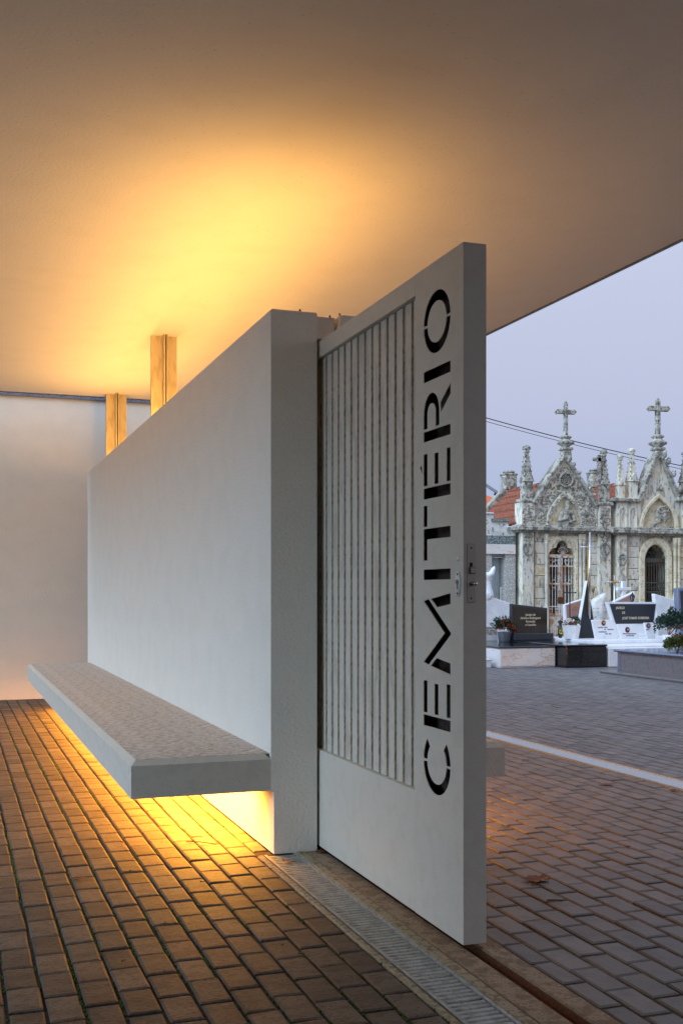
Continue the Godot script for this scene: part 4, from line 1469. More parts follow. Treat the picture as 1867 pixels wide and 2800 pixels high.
	qbox(b, 500, 1950, 770, 2020, -22.6, -23.0, 0.02)
	obj("step", b, M.limestone, c1)

	# ---- chapel with the crowned head
	var c2 := thing("grave_chapel", "pale stone grave chapel with steep plain gable and dark arched grille door", "chapel", Vector3(16.45, 0, -24.4))
	var op2 := [[1446, 2020], [1446, 1360]]
	for k in 13:
		var a := lerpf(0, PI, k / 12.0)
		op2.append([1360 + cos(a) * 86, 1358 - sin(a) * 122])
	op2 += [[1274, 1360], [1274, 2020]]
	wp = ql([[1042, 2020], [1042, 1140], [1730, 1140], [1730, 2020]] + op2, -23.1)
	for i in wp.size():
		if wp[i].y < 0.1:
			wp[i].y = 0.0
	b = MB.new()
	b.prism(wp, -23.1, -23.5)
	fr = obj("facade", b, M.limestone, c2)
	xl = q(1042, 1500, -23.1).x + 0.002
	xr = q(1730, 1500, -23.1).x
	b = MB.new()
	b.box(Vector3(xl, 0, -25.95), Vector3(xl + 0.3, 3.1, -23.5))
	b.box(Vector3(xr - 0.3, 0, -25.95), Vector3(xr, 3.1, -23.5))
	b.box(Vector3(xl, 0, -26.2), Vector3(xr, 3.2, -25.95))
	b.box(Vector3(xl + 0.3, 2.80, -25.95), Vector3(xr - 0.3, 2.85, -23.5))
	b.box(Vector3(xl + 0.3, 0.0, -25.95), Vector3(xr - 0.3, 0.1, -23.5))
	obj("body", b, M.limestone, c2)
	# surround
	var ring_in := op2.duplicate()
	var ring_out := [[1232, 2020], [1232, 1360]]
	for k in 13:
		var a := lerpf(PI, 0, k / 12.0)
		ring_out.append([1360 + cos(a) * 128, 1350 - sin(a) * 172])
	ring_out += [[1488, 1360], [1488, 2020]]
	sp = ql(ring_out + ring_in, -23.0)
	for i in sp.size():
		if sp[i].y < 0.1:
			sp[i].y = 0.0
	b = MB.new()
	b.prism(sp, -23.0, -23.1, 0.02)
	obj("door_surround", b, M.limestone_cream, c2)
	# pilaster with blind lancet, both sides
	for s in [[1062, 1140], [1580, 1660]]:
		b = MB.new()
		qbox(b, s[0], 1160, s[1], 2020, -22.98, -23.1, 0.015)
		var pi := obj("pilaster", b, M.limestone, c2)
		b = MB.new()
		var outer := arch(s[0] + 10, s[1] - 10, 1225, (s[0] + s[1]) / 2.0, 1178)
		var inner := arch(s[0] + 18, s[1] - 18, 1228, (s[0] + s[1]) / 2.0, 1190)
		inner.reverse()
		b.prism(ql([[s[1] - 10, 1480]] + outer + [[s[0] + 10, 1480], [s[0] + 18, 1480]] + inner + [[s[1] - 18, 1480]], -22.95), -22.95, -22.98)
		obj("blind_lancet", b, M.limestone, pi)
		b = MB.new()
		b.sg = 0
		for k in 18:
			var a := TAU * k / 18
			var p := q((s[0] + s[1]) / 2.0 + cos(a) * 28, 1348 + sin(a) * 40, -22.95)
			b.blob(Vector3(p.x, p.y, -22.96), 0.03, 0.03, 0.025, 6, 4)
		carve(b, ql([[s[0] + 16, 1320], [s[1] - 16, 1320], [s[1] - 16, 1390], [s[0] + 16, 1390]], -22.95), -22.965, 16, 0.025, r)
		obj("wreath_carving", b, M.limestone_dark, pi)
	ys = [1165, 1250, 1336, 1421, 1506, 1591, 1680, 1770, 1860, 2020]
	for s in [[1146, 1230], [1492, 1574]]:
		for k in ys.size() - 1:
			b = MB.new()
			qbox(b, s[0], ys[k] + 2, s[1], ys[k + 1] - 2, -23.03 + r.randf_range(-0.008, 0.008), -23.1, 0.012)
			obj("block", b, M.limestone if r.randf() < 0.85 else M.limestone_cream, fr)
	for x in [1502, 1530]:
		b = MB.new()
		var a := q(x, 1620, -22.96)
		var c := q(x, 1235, -22.96)
		b.sg = 0
		b.lathe([Vector2(0.06, 0), Vector2(0.06, a.y), Vector2(0.038, a.y + 0.06), Vector2(0.038, c.y - 0.02), Vector2(0.05, c.y), Vector2(0.04, c.y + 0.02), Vector2(0.065, c.y + 0.16), Vector2(0, c.y + 0.16)], Vector3(a.x, 0, -22.95), 10)
		obj("colonnette", b, M.limestone_cream, c2)
	b = MB.new()
	qbox(b, 1022, 1132, 1745, 1146, -22.82, -23.3, 0.015)
	qbox(b, 1034, 1146, 1735, 1160, -22.90, -23.3, 0.012)
	qbox(b, 1030, 1114, 1740, 1132, -22.87, -23.3, 0.02)
	obj("cornice", b, M.limestone_dark, c2)
	# attic walls with blind lancets
	for s in [[1042, 1238], [1535, 1730]]:
		b = MB.new()
		qbox(b, s[0] + 18, 902, s[1], 1116, -22.98, -23.4)
		var at := obj("attic_block", b, M.limestone, c2)
		for k in 2:
			b = MB.new()
			var x0: float = s[0] + 32 + k * 78
			var outer := arch(x0, x0 + 62, 985, x0 + 31, 938)
			var inner := arch(x0 + 8, x0 + 54, 988, x0 + 31, 952)
			inner.reverse()
			b.prism(ql([[x0 + 62, 1108]] + outer + [[x0, 1108], [x0 + 8, 1108]] + inner + [[x0 + 54, 1108]], -22.95), -22.95, -22.98)
			obj("blind_lancet", b, M.limestone, at)
		b = MB.new()
		qbox(b, s[0] - 6, 880, s[1] + 12, 902, -22.88, -23.42, 0.02)
		obj("attic_moulding", b, M.limestone_dark, c2)
	pinnacle(c2, M.limestone, 1082, 46, 878, 765, 590, 542, -23.1)
	pinnacle(c2, M.limestone, 1170, 54, 880, 735, 545, 492, -23.1)
	pinnacle(c2, M.limestone_dark, 1582, 54, 880, 740, 560, 520, -23.1)
	pinnacle(c2, M.limestone_dark, 1668, 50, 880, 765, 590, 545, -23.1)
	out = [[1238, 1116], [1238, 890], [1262, 830], [1306, 700], [1345, 590], [1358, 560], [1412, 560], [1432, 600], [1472, 700], [1520, 830], [1540, 890], [1540, 1116]]
	b = MB.new()
	b.prism(ql(out + arch(1262, 1508, 1116, 1385, 876), -23.02), -23.02, -23.22)
	ga = obj("gable", b, M.limestone, c2)
	for pl in [[[1220, 890], [1250, 820], [1296, 690], [1338, 580], [1352, 548], [1368, 566], [1330, 680], [1290, 800], [1258, 900]], [[1414, 548], [1446, 600], [1486, 700], [1534, 825], [1558, 890], [1530, 900], [1500, 820], [1450, 690], [1402, 566]]]:
		b = MB.new()
		b.prism(ql(pl, -22.92), -22.92, -23.24, 0.02)
		b.sg = 0
		for k in 5:
			var u := k / 4.0 * 3.9
			var e0 = pl[int(u)]
			var e1 = pl[int(u) + 1]
			var p := q(lerpf(e0[0], e1[0], u - int(u)), lerpf(e0[1], e1[1], u - int(u)), -23.0)
			b.blob(Vector3(p.x, p.y, -22.97), 0.075, 0.085, 0.09, 6, 4)
			b.blob(Vector3(p.x + 0.02, p.y + 0.07, -22.96), 0.045, 0.05, 0.06, 6, 4)
		obj("raking_cornice", b, M.limestone_dark, ga)
	b = MB.new()
	bandpoly = arch(1238, 1534, 1116, 1385, 846)
	innerb = arch(1262, 1508, 1116, 1385, 876)
	innerb.reverse()
	b.prism(ql(bandpoly + innerb, -22.95), -22.95, -23.02, 0.012)
	obj("niche_band", b, M.limestone_cream, ga)
	b = MB.new()
	bandpoly = arch(1262, 1508, 1116, 1385, 876)
	innerb = arch(1282, 1486, 1116, 1385, 912)
	innerb.reverse()
	b.prism(ql(bandpoly + innerb, -23.06), -23.06, -23.13, 0.012)
	obj("niche_moulding", b, M.limestone_cream, ga)
	b = MB.new()
	b.prism(ql([[1262, 1116], [1508, 1116]] + arch(1262, 1508, 1114, 1385, 880), -23.075), -23.075, -23.2)
	obj("niche_back", b, M.limestone_cream, ga)
	b = MB.new()
	b.sg = 0
	for k in 3:
		var a := TAU * k / 3 - PI / 2
		var p := q(1387 + cos(a) * 13, 795 + sin(a) * 15, -23.0)
		b.blob(Vector3(p.x, p.y, -23.01), 0.055, 0.055, 0.03, 8, 4)
	carve(b, ql([[1362, 770], [1412, 770], [1412, 825], [1362, 825]], -23.0), -23.01, 14, 0.025, r)
	obj("trefoil", b, M.limestone_dark, ga)
	s0 = q(1385, 1100, -23.16)
	P = func(x, y, zz): return Vector3(s0.x + (x - 1385) * sc, s0.y + (1100 - y) * sc, -23.06 + zz)
	b = MB.new()
	figure(b, [[P.call(1388, 1030, 0.04), P.call(1392, 1005, 0.05), 0.085, 0.085], [P.call(1395, 1068, 0.06), P.call(1400, 1045, 0.08), 0.03, 0.055], [P.call(1345, 1000, 0.02), P.call(1338, 1075, 0.02), 0.05, 0.04], [P.call(1360, 985, 0.04), P.call(1355, 1070, 0.04), 0.04, 0.03], [P.call(1408, 1028, 0.12), P.call(1412, 1042, 0.13), 0.018, 0.014], [P.call(1398, 1018, 0.12), P.call(1420, 1016, 0.11), 0.014, 0.012], [P.call(1300, 1102, 0.02), P.call(1340, 1060, 0.02), 0.03, 0.03], [P.call(1300, 1104, 0.0), P.call(1465, 1104, 0.0), 0.03, 0.03]], 0.017, 0.022)
	for k in 14:
		var a := TAU * k / 14
		b.blob(P.call(1375 + cos(a) * 42, 985 + sin(a) * 22, 0.1), 0.035, 0.035, 0.035, 5, 3)
	carve(b, ql([[1300, 1110], [1340, 1000], [1430, 1060], [1470, 1110]], -23.1), -23.11, 40, 0.03, r)
	obj("carved_head", b, M.limestone_dark, ga)
	gable_cross(c2, 1370, [36, 570, 512], [68, 500, 392], [18, 395, 128], [1302, 1448, 190, 15], -23.15)
	chapel_roof(c2, 16.47, 4.11, -23.26, -25.87, 1.22, 1.10, M.terracotta)
	gd = -23.2
	b = MB.new()
	da = q(1274, 1362, gd)
	db = q(1446, 1350, gd)
	b.box(Vector3(da.x, da.y - 0.02, gd - 0.03), Vector3(db.x, db.y + 0.02, gd + 0.03))
	door = obj("grille_door", b, M.green_rust, c2)
	bars(door, M.green_rust, [1282, 1302, 1322, 1342, 1362, 1382, 1402, 1422, 1440], 1362, 1990, gd, 0.013)
	for y in [1372, 1530, 1600]:
		rail(door, M.green_rust, 1276, 1446, y, gd)
	b = MB.new()
	for k in 5:
		curl(b, 1295 + k * 33, 1332, 15, 1.3, gd, PI / 2, 1 if k % 2 else -1, 0.008)
		curl(b, 1310 + k * 26, 1295, 13, 1.2, gd, 0, 1, 0.007)
	for k in 7:
		var a := lerpf(PI * 1.06, PI * 1.94, k / 6.0)
		var p0 := q(1360, 1350, gd)
		var p1 := q(1360 + cos(a) * 80, 1355 + sin(a) * 112, gd)
		b.tube([Vector3(p0.x, p0.y, gd), Vector3(p1.x, p1.y, gd)], 0.008, 5)
	for k in 9:
		curl(b, 1290 + k * 18, 1390, 8, 1.0, gd, 0, 1, 0.006)
		curl(b, 1290 + k * 18, 1565, 9, 1.0, gd, 0, 1, 0.006)
	obj("scrollwork", b, M.green_rust, door)
	b = MB.new()
	qbox(b, 1240, 1950, 1480, 2020, -22.6, -22.98, 0.02)
	obj("step", b, M.limestone, c2)

	# ---- marble tomb chapel at the left with stepped parapet
	var z3 := -23.28
	var c0 := thing("grave_chapel", "small marble and pebble grave chapel with stepped parapet and curtained door", "chapel", Vector3(11.6, 0, -24.4))
	var x_end := q(277, 1500, z3).x
	b = MB.new()
	var y_b := q(150, 1170, z3).y
	b.box(Vector3(10.2, 2.62, -25.6), Vector3(x_end, y_b, z3))
	for s in [[-200, 108, 1000], [100, 224, 1062], [220, 277, 1104]]:
		var lo := q(s[0], 1170, z3)
		var hi := q(s[1], s[2], z3)
		b.box(Vector3(max(lo.x, 10.2), y_b - 0.02 + 0.021, z3 - 0.3), Vector3(hi.x, hi.y, z3 - 0.002 * s[2] / 1000.0))
	obj("parapet", b, M.aged_marble, c0)
	for s in [[-200, 112, 988, 1000], [98, 234, 1038, 1062], [218, 279, 1095, 1104]]:
		b = MB.new()
		var lo := q(s[0], s[3], z3 + 0.05)
		var hi := q(s[1], s[2], z3 + 0.05)
		b.box(Vector3(max(lo.x, 10.18), hi.y - (0.03 if s[0] != 98 else 0.07), z3 - 0.32), Vector3(hi.x, hi.y, z3 + 0.05))
		obj("coping", b, M.green_marble if s[0] == 98 else M.white_marble, c0)
	b = MB.new()
	qbox(b, -250, 1170, 277, 1234, z3 + 0.03, z3 - 0.3)
	obj("dark_band", b, M.green_marble, c0)
	b = MB.new()
	qbox(b, -250, 1235, 278, 1302, z3 + 0.05, z3 - 0.3)
	obj("lintel", b, M.pink_marble, c0)
	for s in [[200, 277], [-250, 96]]:
		b = MB.new()
		qbox(b, s[0], 1303, s[1], 2020, z3, z3 - 0.5)
		obj("pebble_pier", b, M.pebble, c0)
	b = MB.new()
	b.box(Vector3(10.2, 0, -25.6), Vector3(x_end, 2.6, -25.3))
	b.box(Vector3(x_end - 0.2, 0, -25.3), Vector3(x_end, 2.6, z3 - 0.5))
	b.box(Vector3(10.2, 0, -25.3), Vector3(10.4, 2.6, z3 - 0.5))
	obj("body", b, M.aged_marble, c0)
	b = MB.new()
	var cx0 := q(96, 1335, z3 - 0.3)
	var cx1 := q(200, 1335, z3 - 0.3)
	for k in 16:
		var u0 := lerpf(cx0.x - 0.1, cx1.x + 0.1, k / 16.0)
		var u1 := lerpf(cx0.x - 0.1, cx1.x + 0.1, (k + 1) / 16.0)
		var d0 := 0.02 * (k % 2)
		var d1 := 0.02 * ((k + 1) % 2)
		b.sg = 0
		b.quad(Vector3(u0, 0.1, z3 - 0.3 - d0), Vector3(u1, 0.1, z3 - 0.3 - d1), Vector3(u1, cx1.y, z3 - 0.3 - d1), Vector3(u0, cx0.y, z3 - 0.3 - d0), Vector3.BACK)
	obj("curtain", b, M.curtain, c0)
	b = MB.new()
	qbox(b, 96, 1303, 200, 1308, z3 - 0.1, z3 - 0.13)
	qbox(b, 96, 1332, 200, 1337, z3 - 0.1, z3 - 0.13)
	for k in 6:
		curl(b, 106 + k * 17, 1320, 9, 1.3, z3 - 0.12, 0, 1 if k % 2 else -1, 0.007)
	qbox(b, 163, 1560, 167, 1665, z3 - 0.1, z3 - 0.13)
	qbox(b, 188, 1560, 192, 1665, z3 - 0.1, z3 - 0.13)
	for k in 5:
		curl(b, 177, 1572 + k * 20, 9, 1.3, z3 - 0.12, 0, 1 if k % 2 else -1, 0.007)
	obj("white_grille", b, M.white_paint, c0)

	# ---- a house far behind with an orange roof
	var fh := thing("house", "distant house with bright orange tiled roof", "house", Vector3(19, 0, -46))
	b = MB.new()
	var e0 := q(-500, 965, -46.0)
	var e1 := q(166, 853, -48.5)
	b.box(Vector3(e0.x, 0, -52), Vector3(e1.x, e0.y, -46.1))
	obj("wall", b, M.plaster, fh)
	b = MB.new()
	var ridge_y := e1.y
	b.quad(Vector3(e0.x, e0.y, -45.9), Vector3(e1.x + 0.4, e0.y, -45.9), Vector3(e1.x - 0.6, ridge_y, -49), Vector3(e0.x, ridge_y, -49), Vector3(0, 1, 1))
	b.quad(Vector3(e0.x, e0.y, -52.1), Vector3(e1.x + 0.4, e0.y, -52.1), Vector3(e1.x - 0.6, ridge_y, -49), Vector3(e0.x, ridge_y, -49), Vector3(0, 1, -1))
	b.tri(Vector3(e1.x + 0.4, e0.y, -45.9), Vector3(e1.x + 0.4, e0.y, -52.1), Vector3(e1.x - 0.6, ridge_y, -49), Vector3(1, 0.3, 0))
	var hr := obj("roof", b, M.new_tile, fh)
	b = MB.new()
	b.sg = 0
	for k in 40:
		var u := e1.x + 0.1 - k * 0.22
		b.tube([Vector3(u, e0.y + 0.02, -45.85), Vector3(u - 0.9, ridge_y + 0.02, -49)], 0.06, 5)
	obj("tiles", b, M.new_tile, hr).set_meta("kind", "stuff")
	# ---- overhead cables and their poles, a lamp arm
	var ca := q(-700, 66, -32.0)
	var cb := q(2300, 793, -32.0)
	var pk := 0
	for p in [ca, cb]:
		b = MB.new()
		b.sg = 0
		b.tube([Vector3(p.x, 0, -32), Vector3(p.x, p.y + 0.4, -32)], 0.13, 8, 0.09)
		var po := obj("utility_pole", b, M.bench_side)
		tag(po, ["grey concrete pole carrying overhead cables behind the marble chapel", "grey concrete pole carrying overhead cables beyond the plain gabled chapel"][pk], "pole", "poles carrying the cables")
		pk += 1
	for k in 2:
		b = MB.new()
		b.sg = 0
		var pts := []
		for i in 25:
			var u := i / 24.0
			var v := ca.lerp(cb, u)
			pts.append(Vector3(v.x, v.y - k * 0.10 - 0.25 * 4.0 * u * (1 - u) + 0.12, -32 - 0.05 * k))
		b.tube(pts, 0.016 if k == 0 else 0.010, 5)
		var cbn := obj("overhead_cable", b, M.wire)
		tag(cbn, ["thick upper black cable crossing the sky behind the crosses", "thin lower black cable crossing the sky behind the crosses"][k], "cable", "overhead cables")
	var sl := thing("street_lamp", "grey street lamp with slanting arm behind the marble chapel", "lamp", Vector3(q(-150, 1100, -40.0).x, 0, -40))
	var l0 := q(-150, 640, -40.0)
	var l1 := q(120, 838, -40.0)
	b = MB.new()
	b.sg = 0
	b.tube([Vector3(l0.x, 0, -40), Vector3(l0.x, l0.y, -40)], 0.08, 8, 0.06)
	obj("pole", b, M.galvanised, sl)
	b = MB.new()
	b.prism(ql([[-150, 640], [60, 770], [190, 858], [150, 852], [60, 792], [-150, 670]], -39.95), -39.95, -40.05)
	obj("arm", b, M.galvanised, sl)
	b = MB.new()
	b.cbox(Vector3(q(118, 850, -40.0).x, q(118, 856, -40.0).y, -40.12), Vector3(q(152, 838, -40.0).x, q(152, 840, -40.0).y, -39.88), 0.03)
	obj("lamp_head", b, M.iron, sl)

# ---------------------------------------------------------------- tombs
func stone(called: String, pts: Array, z: float, thick: float, m: Material, parent: Node, bevel := 0.006, foot := -1.0) -> MeshInstance3D:
	var b := MB.new()
	var pl := tl(pts, z)
	if foot >= 0.0:          # the lowest two corners reach down to what carries the stone
		var lows := []
		for i in pl.size():
			lows.append([pl[i].y, i])
		lows.sort()
		pl[lows[0][1]].y = foot
		pl[lows[1][1]].y = foot
	b.prism(pl, z, z - thick, bevel)
	return obj(called, b, m, parent)

func text(parent: Node, words: String, at: Vector3, height: float, m: Material, serif := false, centre := true) -> void:
	var tm := TextMesh.new()
	var f := SystemFont.new()
	f.font_names = PackedStringArray(["Droid Serif" if serif else "Droid Sans"])
	tm.font = f
	tm.text = words
	tm.font_size = 32
	tm.pixel_size = height / 23.0
	tm.depth = 0.004
	tm.curve_step = 2.0
	tm.horizontal_alignment = HORIZONTAL_ALIGNMENT_CENTER if centre else HORIZONTAL_ALIGNMENT_LEFT
	var o := MeshInstance3D.new()
	o.name = "inscription"
	o.mesh = tm
	o.material_override = m
	parent.add_child(o, true)
	o.position = at - gpos(parent)

func leaves(mb: MB, c: Vector3, rad: Vector3, n: int, length: float, wide: float, r: RandomNumberGenerator, outward := 0.7) -> void:
	for k in n:
		var d := Vector3(r.randfn(), r.randfn(), r.randfn()).normalized()
		if d.y < -0.35:
			d.y = -d.y
		var p := c + d * rad * pow(r.randf(), 0.45)
		var dir := (d * outward + Vector3(r.randfn(), r.randfn() + 0.3, r.randfn()) * 0.5).normalized()
		var side := dir.cross(Vector3(r.randfn(), r.randfn(), r.randfn())).normalized()
		var up := side.cross(dir)
		var l := length * r.randf_range(0.6, 1.25)
		var w := wide * r.randf_range(0.7, 1.2)
		var tip := p + dir * l
		var mid := p + dir * l * 0.5 + up * l * 0.06
		mb.tint = Color.WHITE * r.randf_range(0.65, 1.25)
		mb.tri(p, mid + side * w, tip, up)
		mb.tri(p, mid - side * w, tip, up)

func tomb(called: String, label: String, lo: Vector3, hi: Vector3, body: Material, slab: Material, over := 0.04, thick := 0.035, front: Material = null) -> Node3D:
	var th := thing(called, label, "tomb", Vector3((lo.x + hi.x) / 2, 0, (lo.z + hi.z) / 2))
	var b := MB.new()
	b.cbox(Vector3(lo.x, 0, lo.z), Vector3(hi.x, hi.y - thick, hi.z), 0.006)
	obj("body", b, body, th)
	if front:
		b = MB.new()
		b.cbox(Vector3(lo.x + 0.006, 0.025, hi.z), Vector3(hi.x - 0.006, hi.y - thick - 0.004, hi.z + 0.015), 0.003)
		obj("front_panel", b, front, th)
	b = MB.new()
	b.cbox(Vector3(lo.x - over, hi.y - thick, lo.z - over), Vector3(hi.x + over, hi.y, hi.z + over), 0.012)
	obj("slab", b, slab, th)
	return th

func marks(parent: Node, x0: float, x1: float, y: float, z: float, m: Material, r: RandomNumberGenerator, h := 9.0) -> void:
	var b := MB.new()
	var x := x0
	while x < x1:
		var w := r.randf_range(3.0, 6.0)
		if r.randf() < 0.84:
			var a := t(x, y + h / 2, z)
			var c := t(x + w, y - h / 2 * r.randf_range(0.5, 1.0), z)
			b.box(Vector3(a.x, a.y, z - 0.001), Vector3(c.x, c.y, z + 0.002))
		x += w + 2.0
	obj("inscription", b, m, parent)

func oval(parent: Node, called: String, x: float, y: float, rx: float, ry: float, z: float, d: float, m: Material) -> MeshInstance3D:
	var pts := PackedVector2Array()
	for k in 18:
		var a := TAU * k / 18
		pts.append(t(x + cos(a) * rx, y + sin(a) * ry, z))
	var b := MB.new()
	b.prism(pts, z + d, z - 0.002)
	return obj(called, b, m, parent)

func plaque(label: String, pts: Array, z: float, foot: float, ox: float, oy: float, dark: Material, rim: Material, lines: Array, r: RandomNumberGenerator) -> void:
	var a := t(pts[3][0], pts[3][1], z)
	var th := thing("memorial_plaque", label, "plaque", Vector3(a.x, foot, z))
	stone("plate", pts, z, 0.03, M.white_marble, th, 0.004, foot)
	var o := oval(th, "portrait_rim", ox, oy, 17, 22, z, 0.006, rim)
	oval(o, "portrait", ox, oy, 13, 17, z, 0.009, dark)
	oval(o, "face", ox + 2, oy - 2, 5, 8, z, 0.011, M.portrait)
	for l in lines:
		marks(th, l[0], l[1], l[2], z, M.ink, r)

func metal_cross(called: String, label: String, x: float, y0: float, y1: float, ax0: float, ax1: float, ay: float, z: float, rad: float, m: Material) -> Node3D:
	var c := t(x, y0, z)
	var th := thing(called, label, "cross", Vector3(c.x, 0, z))
	var b := MB.new()
	b.sg = 0
	b.tube([Vector3(c.x, 0, z), Vector3(c.x, t(x, y1, z).y, z)], rad, 8)
	obj("shaft", b, m, th)
	var p := t(ax0, ay, z)
	var p2 := t(ax1, ay, z)
	b = MB.new()
	b.sg = 0
	b.tube([Vector3(p.x, p.y, z), Vector3(p2.x, p2.y, z)], rad * 0.9, 8)
	for e in [p, p2]:
		b.blob(Vector3(e.x, e.y, z), rad * 1.6, rad * 1.6, rad * 1.6, 8, 5)
	obj("arm", b, m, th)
	return th

func lantern(label: String, x: float, y0: float, y1: float, z: float, w: float, m: Material, foot: float) -> void:
	var c := t(x, y1, z)
	var top := t(x, y0, z).y
	var th := thing("lantern", label, "lantern", Vector3(c.x, foot, z))
	var h := top - c.y
	var b := MB.new()
	b.sg = 0
	b.tube([Vector3(c.x, foot, z), Vector3(c.x, c.y + h * 0.1, z)], 0.012, 6)
	obj("post", b, m, th)
	b = MB.new()
	b.lathe([Vector2(0, c.y + h * 0.05), Vector2(w * 0.6, c.y + h * 0.1), Vector2(w * 0.6, c.y + h * 0.14), Vector2(0, c.y + h * 0.14)], Vector3(c.x, 0, z), 6)
	for k in 6:
		var a := TAU * k / 6
		b.tube([Vector3(c.x + cos(a) * w * 0.6, c.y + h * 0.12, z + sin(a) * w * 0.6), Vector3(c.x + cos(a) * w, c.y + h * 0.6, z + sin(a) * w)], 0.006, 5)
	b.lathe([Vector2(w * 1.15, c.y + h * 0.6), Vector2(w * 0.5, c.y + h * 0.8), Vector2(w * 0.2, c.y + h * 0.86), Vector2(w * 0.2, c.y + h * 0.95), Vector2(0, top)], Vector3(c.x, 0, z), 6)
	obj("frame", b, m, th)
	b = MB.new()
	b.lathe([Vector2(w * 0.55, c.y + h * 0.14), Vector2(w * 0.92, c.y + h * 0.6)], Vector3(c.x, 0, z), 6)
	obj("glass", b, M.plastic_pot, th)

func build_tombs() -> void:
	var r := RandomNumberGenerator.new()
	r.seed = 4242
	var b: MB
	# pink veined tomb with black slab
	var xa := t(160, 1055, -16.36).x
	tomb("tomb", "low tomb with pink veined marble front and polished black slab", Vector3(xa, 0, -18.55), Vector3(9.635, 0.358, -16.36), M.white_marble, M.black_granite, 0.03, 0.03, M.pink_marble)
	# dark speckled tomb with brown headstone
	var t2 := tomb("tomb", "low tomb of dark speckled granite with polished black slab", Vector3(9.655, 0, -18.2), Vector3(10.43, 0.385, -16.03), M.black_granite, M.black_granite, 0.02, 0.032, M.dark_speckle)
	var hz := -17.95
	var h1 := thing("headstone", "brown granite headstone with slanting top and white script", "headstone", Vector3(t(390, 800, hz).x, 0.385, hz))
	b = MB.new()
	var pa := t(254, 800, hz)
	var pb := t(556, 800, hz)
	b.cbox(Vector3(pa.x, 0.385, hz - 0.16), Vector3(pb.x, pa.y + 0.012, hz + 0.07), 0.008)
	obj("plinth", b, M.slate_granite, h1)
	stone("back_slab", [[250, 566], [524, 598], [524, 802], [250, 802]], hz - 0.012, 0.10, M.slate_granite, h1, 0.01, pa.y + 0.01)
	stone("face", [[264, 582], [518, 611], [518, 799], [264, 799]], hz, 0.013, M.brown_granite, h1, 0.002)
	var ln := ["Jazigo de", "Alcides Rodrigues", "Resende", "e Família"]
	for k in 4:
		var p := t(393, 650 + k * 26, hz)
		text(h1, ln[k], Vector3(p.x, p.y, hz + 0.002), 0.036, M.gilt_paint, true)
	# wide white tomb, stepped
	var t3 := thing("tomb", "wide stepped white marble tomb carrying plaques and black triangular stone", "tomb", Vector3(11.7, 0, -17.3))
	b = MB.new()
	b.cbox(Vector3(10.46, 0, -18.5), Vector3(13.1, 0.32, -16.0), 0.01)
	obj("base", b, M.white_marble, t3)
	b = MB.new()
	b.cbox(Vector3(10.5, 0.32, -18.45), Vector3(13.15, 0.355, -16.15), 0.01)
	obj("step", b, M.white_marble, t3)
	b = MB.new()
	b.cbox(Vector3(10.54, 0.355, -18.45), Vector3(13.1, 0.42, -16.75), 0.01)
	obj("slab", b, M.white_marble, t3)
	# black triangular monument with tall steel cross
	var oz := -17.6
	var ob := thing("monument", "black triangular stone monument carrying tall polished steel cross", "monument", Vector3(t(830, 830, oz).x, 0.42, oz))
	stone("core", [[752, 832], [829, 388], [908, 832]], oz - 0.014, 0.09, M.white_marble, ob, 0.004, 0.42)  # white core paints in the sky reflection on the polished side
	stone("face", [[760, 829], [830, 402], [902, 829]], oz, 0.014, M.slate_granite, ob, 0.002)
	for k in 2:
		b = MB.new()
		b.sg = 0
		var zc := oz + 0.05
		var xs := 848.0 if k == 0 else 842.0
		var lo := t(xs, 680 if k == 0 else 655, zc)
		var hi := t(xs, 14 if k == 0 else 130, zc)
		b.tube([Vector3(lo.x, lo.y, zc - 0.01 * k), Vector3(hi.x, hi.y, zc - 0.01 * k)], 0.013 if k == 0 else 0.008, 10)
		if k == 0:
			var e0 := t(776, 128, zc)
			var e1 := t(942, 127, zc)
			b.tube([Vector3(e0.x, e0.y, zc), Vector3(e1.x, e1.y, zc)], 0.010, 10)
			for y in [470, 640]:
				var pp := t(xs, y, zc)
				b.tube([Vector3(pp.x, pp.y, zc), Vector3(pp.x, pp.y, oz - 0.005)], 0.008, 8)
		obj("steel_cross" if k == 0 else "gilt_backing", b, M.chrome if k == 0 else M.gold, ob)
	plaque("white memorial plaque with gold-rimmed oval portrait in front of triangular stone", [[862, 690], [1028, 688], [1065, 836], [893, 838]], -17.2, 0.42, 953, 714, M.portrait_dark, M.gold, [[905, 990, 748], [960, 1030, 763], [915, 975, 782], [965, 1015, 797]], r)
	plaque("white memorial plaque with dark oval portrait beside the gold-rimmed one", [[1058, 725], [1205, 722], [1228, 833], [1090, 836]], -17.15, 0.42, 1137, 766, M.portrait_dark, M.portrait_dark, [[1102, 1200, 796], [1122, 1190, 810]], r)
	plaque("white memorial plaque with blue oval portrait beside holly bush", [[1265, 712], [1335, 710], [1352, 822], [1292, 825]], -17.1, 0.42, 1298, 735, M.portrait_blue, M.gold, [[1280, 1318, 765]], r)
	# wide dark headstone with raised capitals
	var z3 := -18.0
	var h3 := thing("headstone", "wide slate headstone in white frame with gilt capital letters", "headstone", Vector3(t(1190, 720, z3).x, 0.42, z3))
	stone("frame", [[985, 552], [1368, 553], [1346, 722], [1036, 724]], z3 - 0.012, 0.10, M.white_marble, h3, 0.004)
	stone("face", [[1003, 567], [1357, 568], [1337, 718], [1050, 720]], z3, 0.013, M.slate_granite, h3, 0.002)
	b = MB.new()
	var fa := t(1036, 726, z3)
	var fb := t(1346, 726, z3)
	b.cbox(Vector3(fa.x, 0.42, z3 - 0.2), Vector3(fb.x, fa.y + 0.015, z3 - 0.012), 0.006)
	b.cbox(Vector3(fa.x - 0.02, 0.42, z3 - 0.2), Vector3(fb.x, 0.47, z3 + 0.1), 0.006)
	obj("foot", b, M.white_marble, h3)
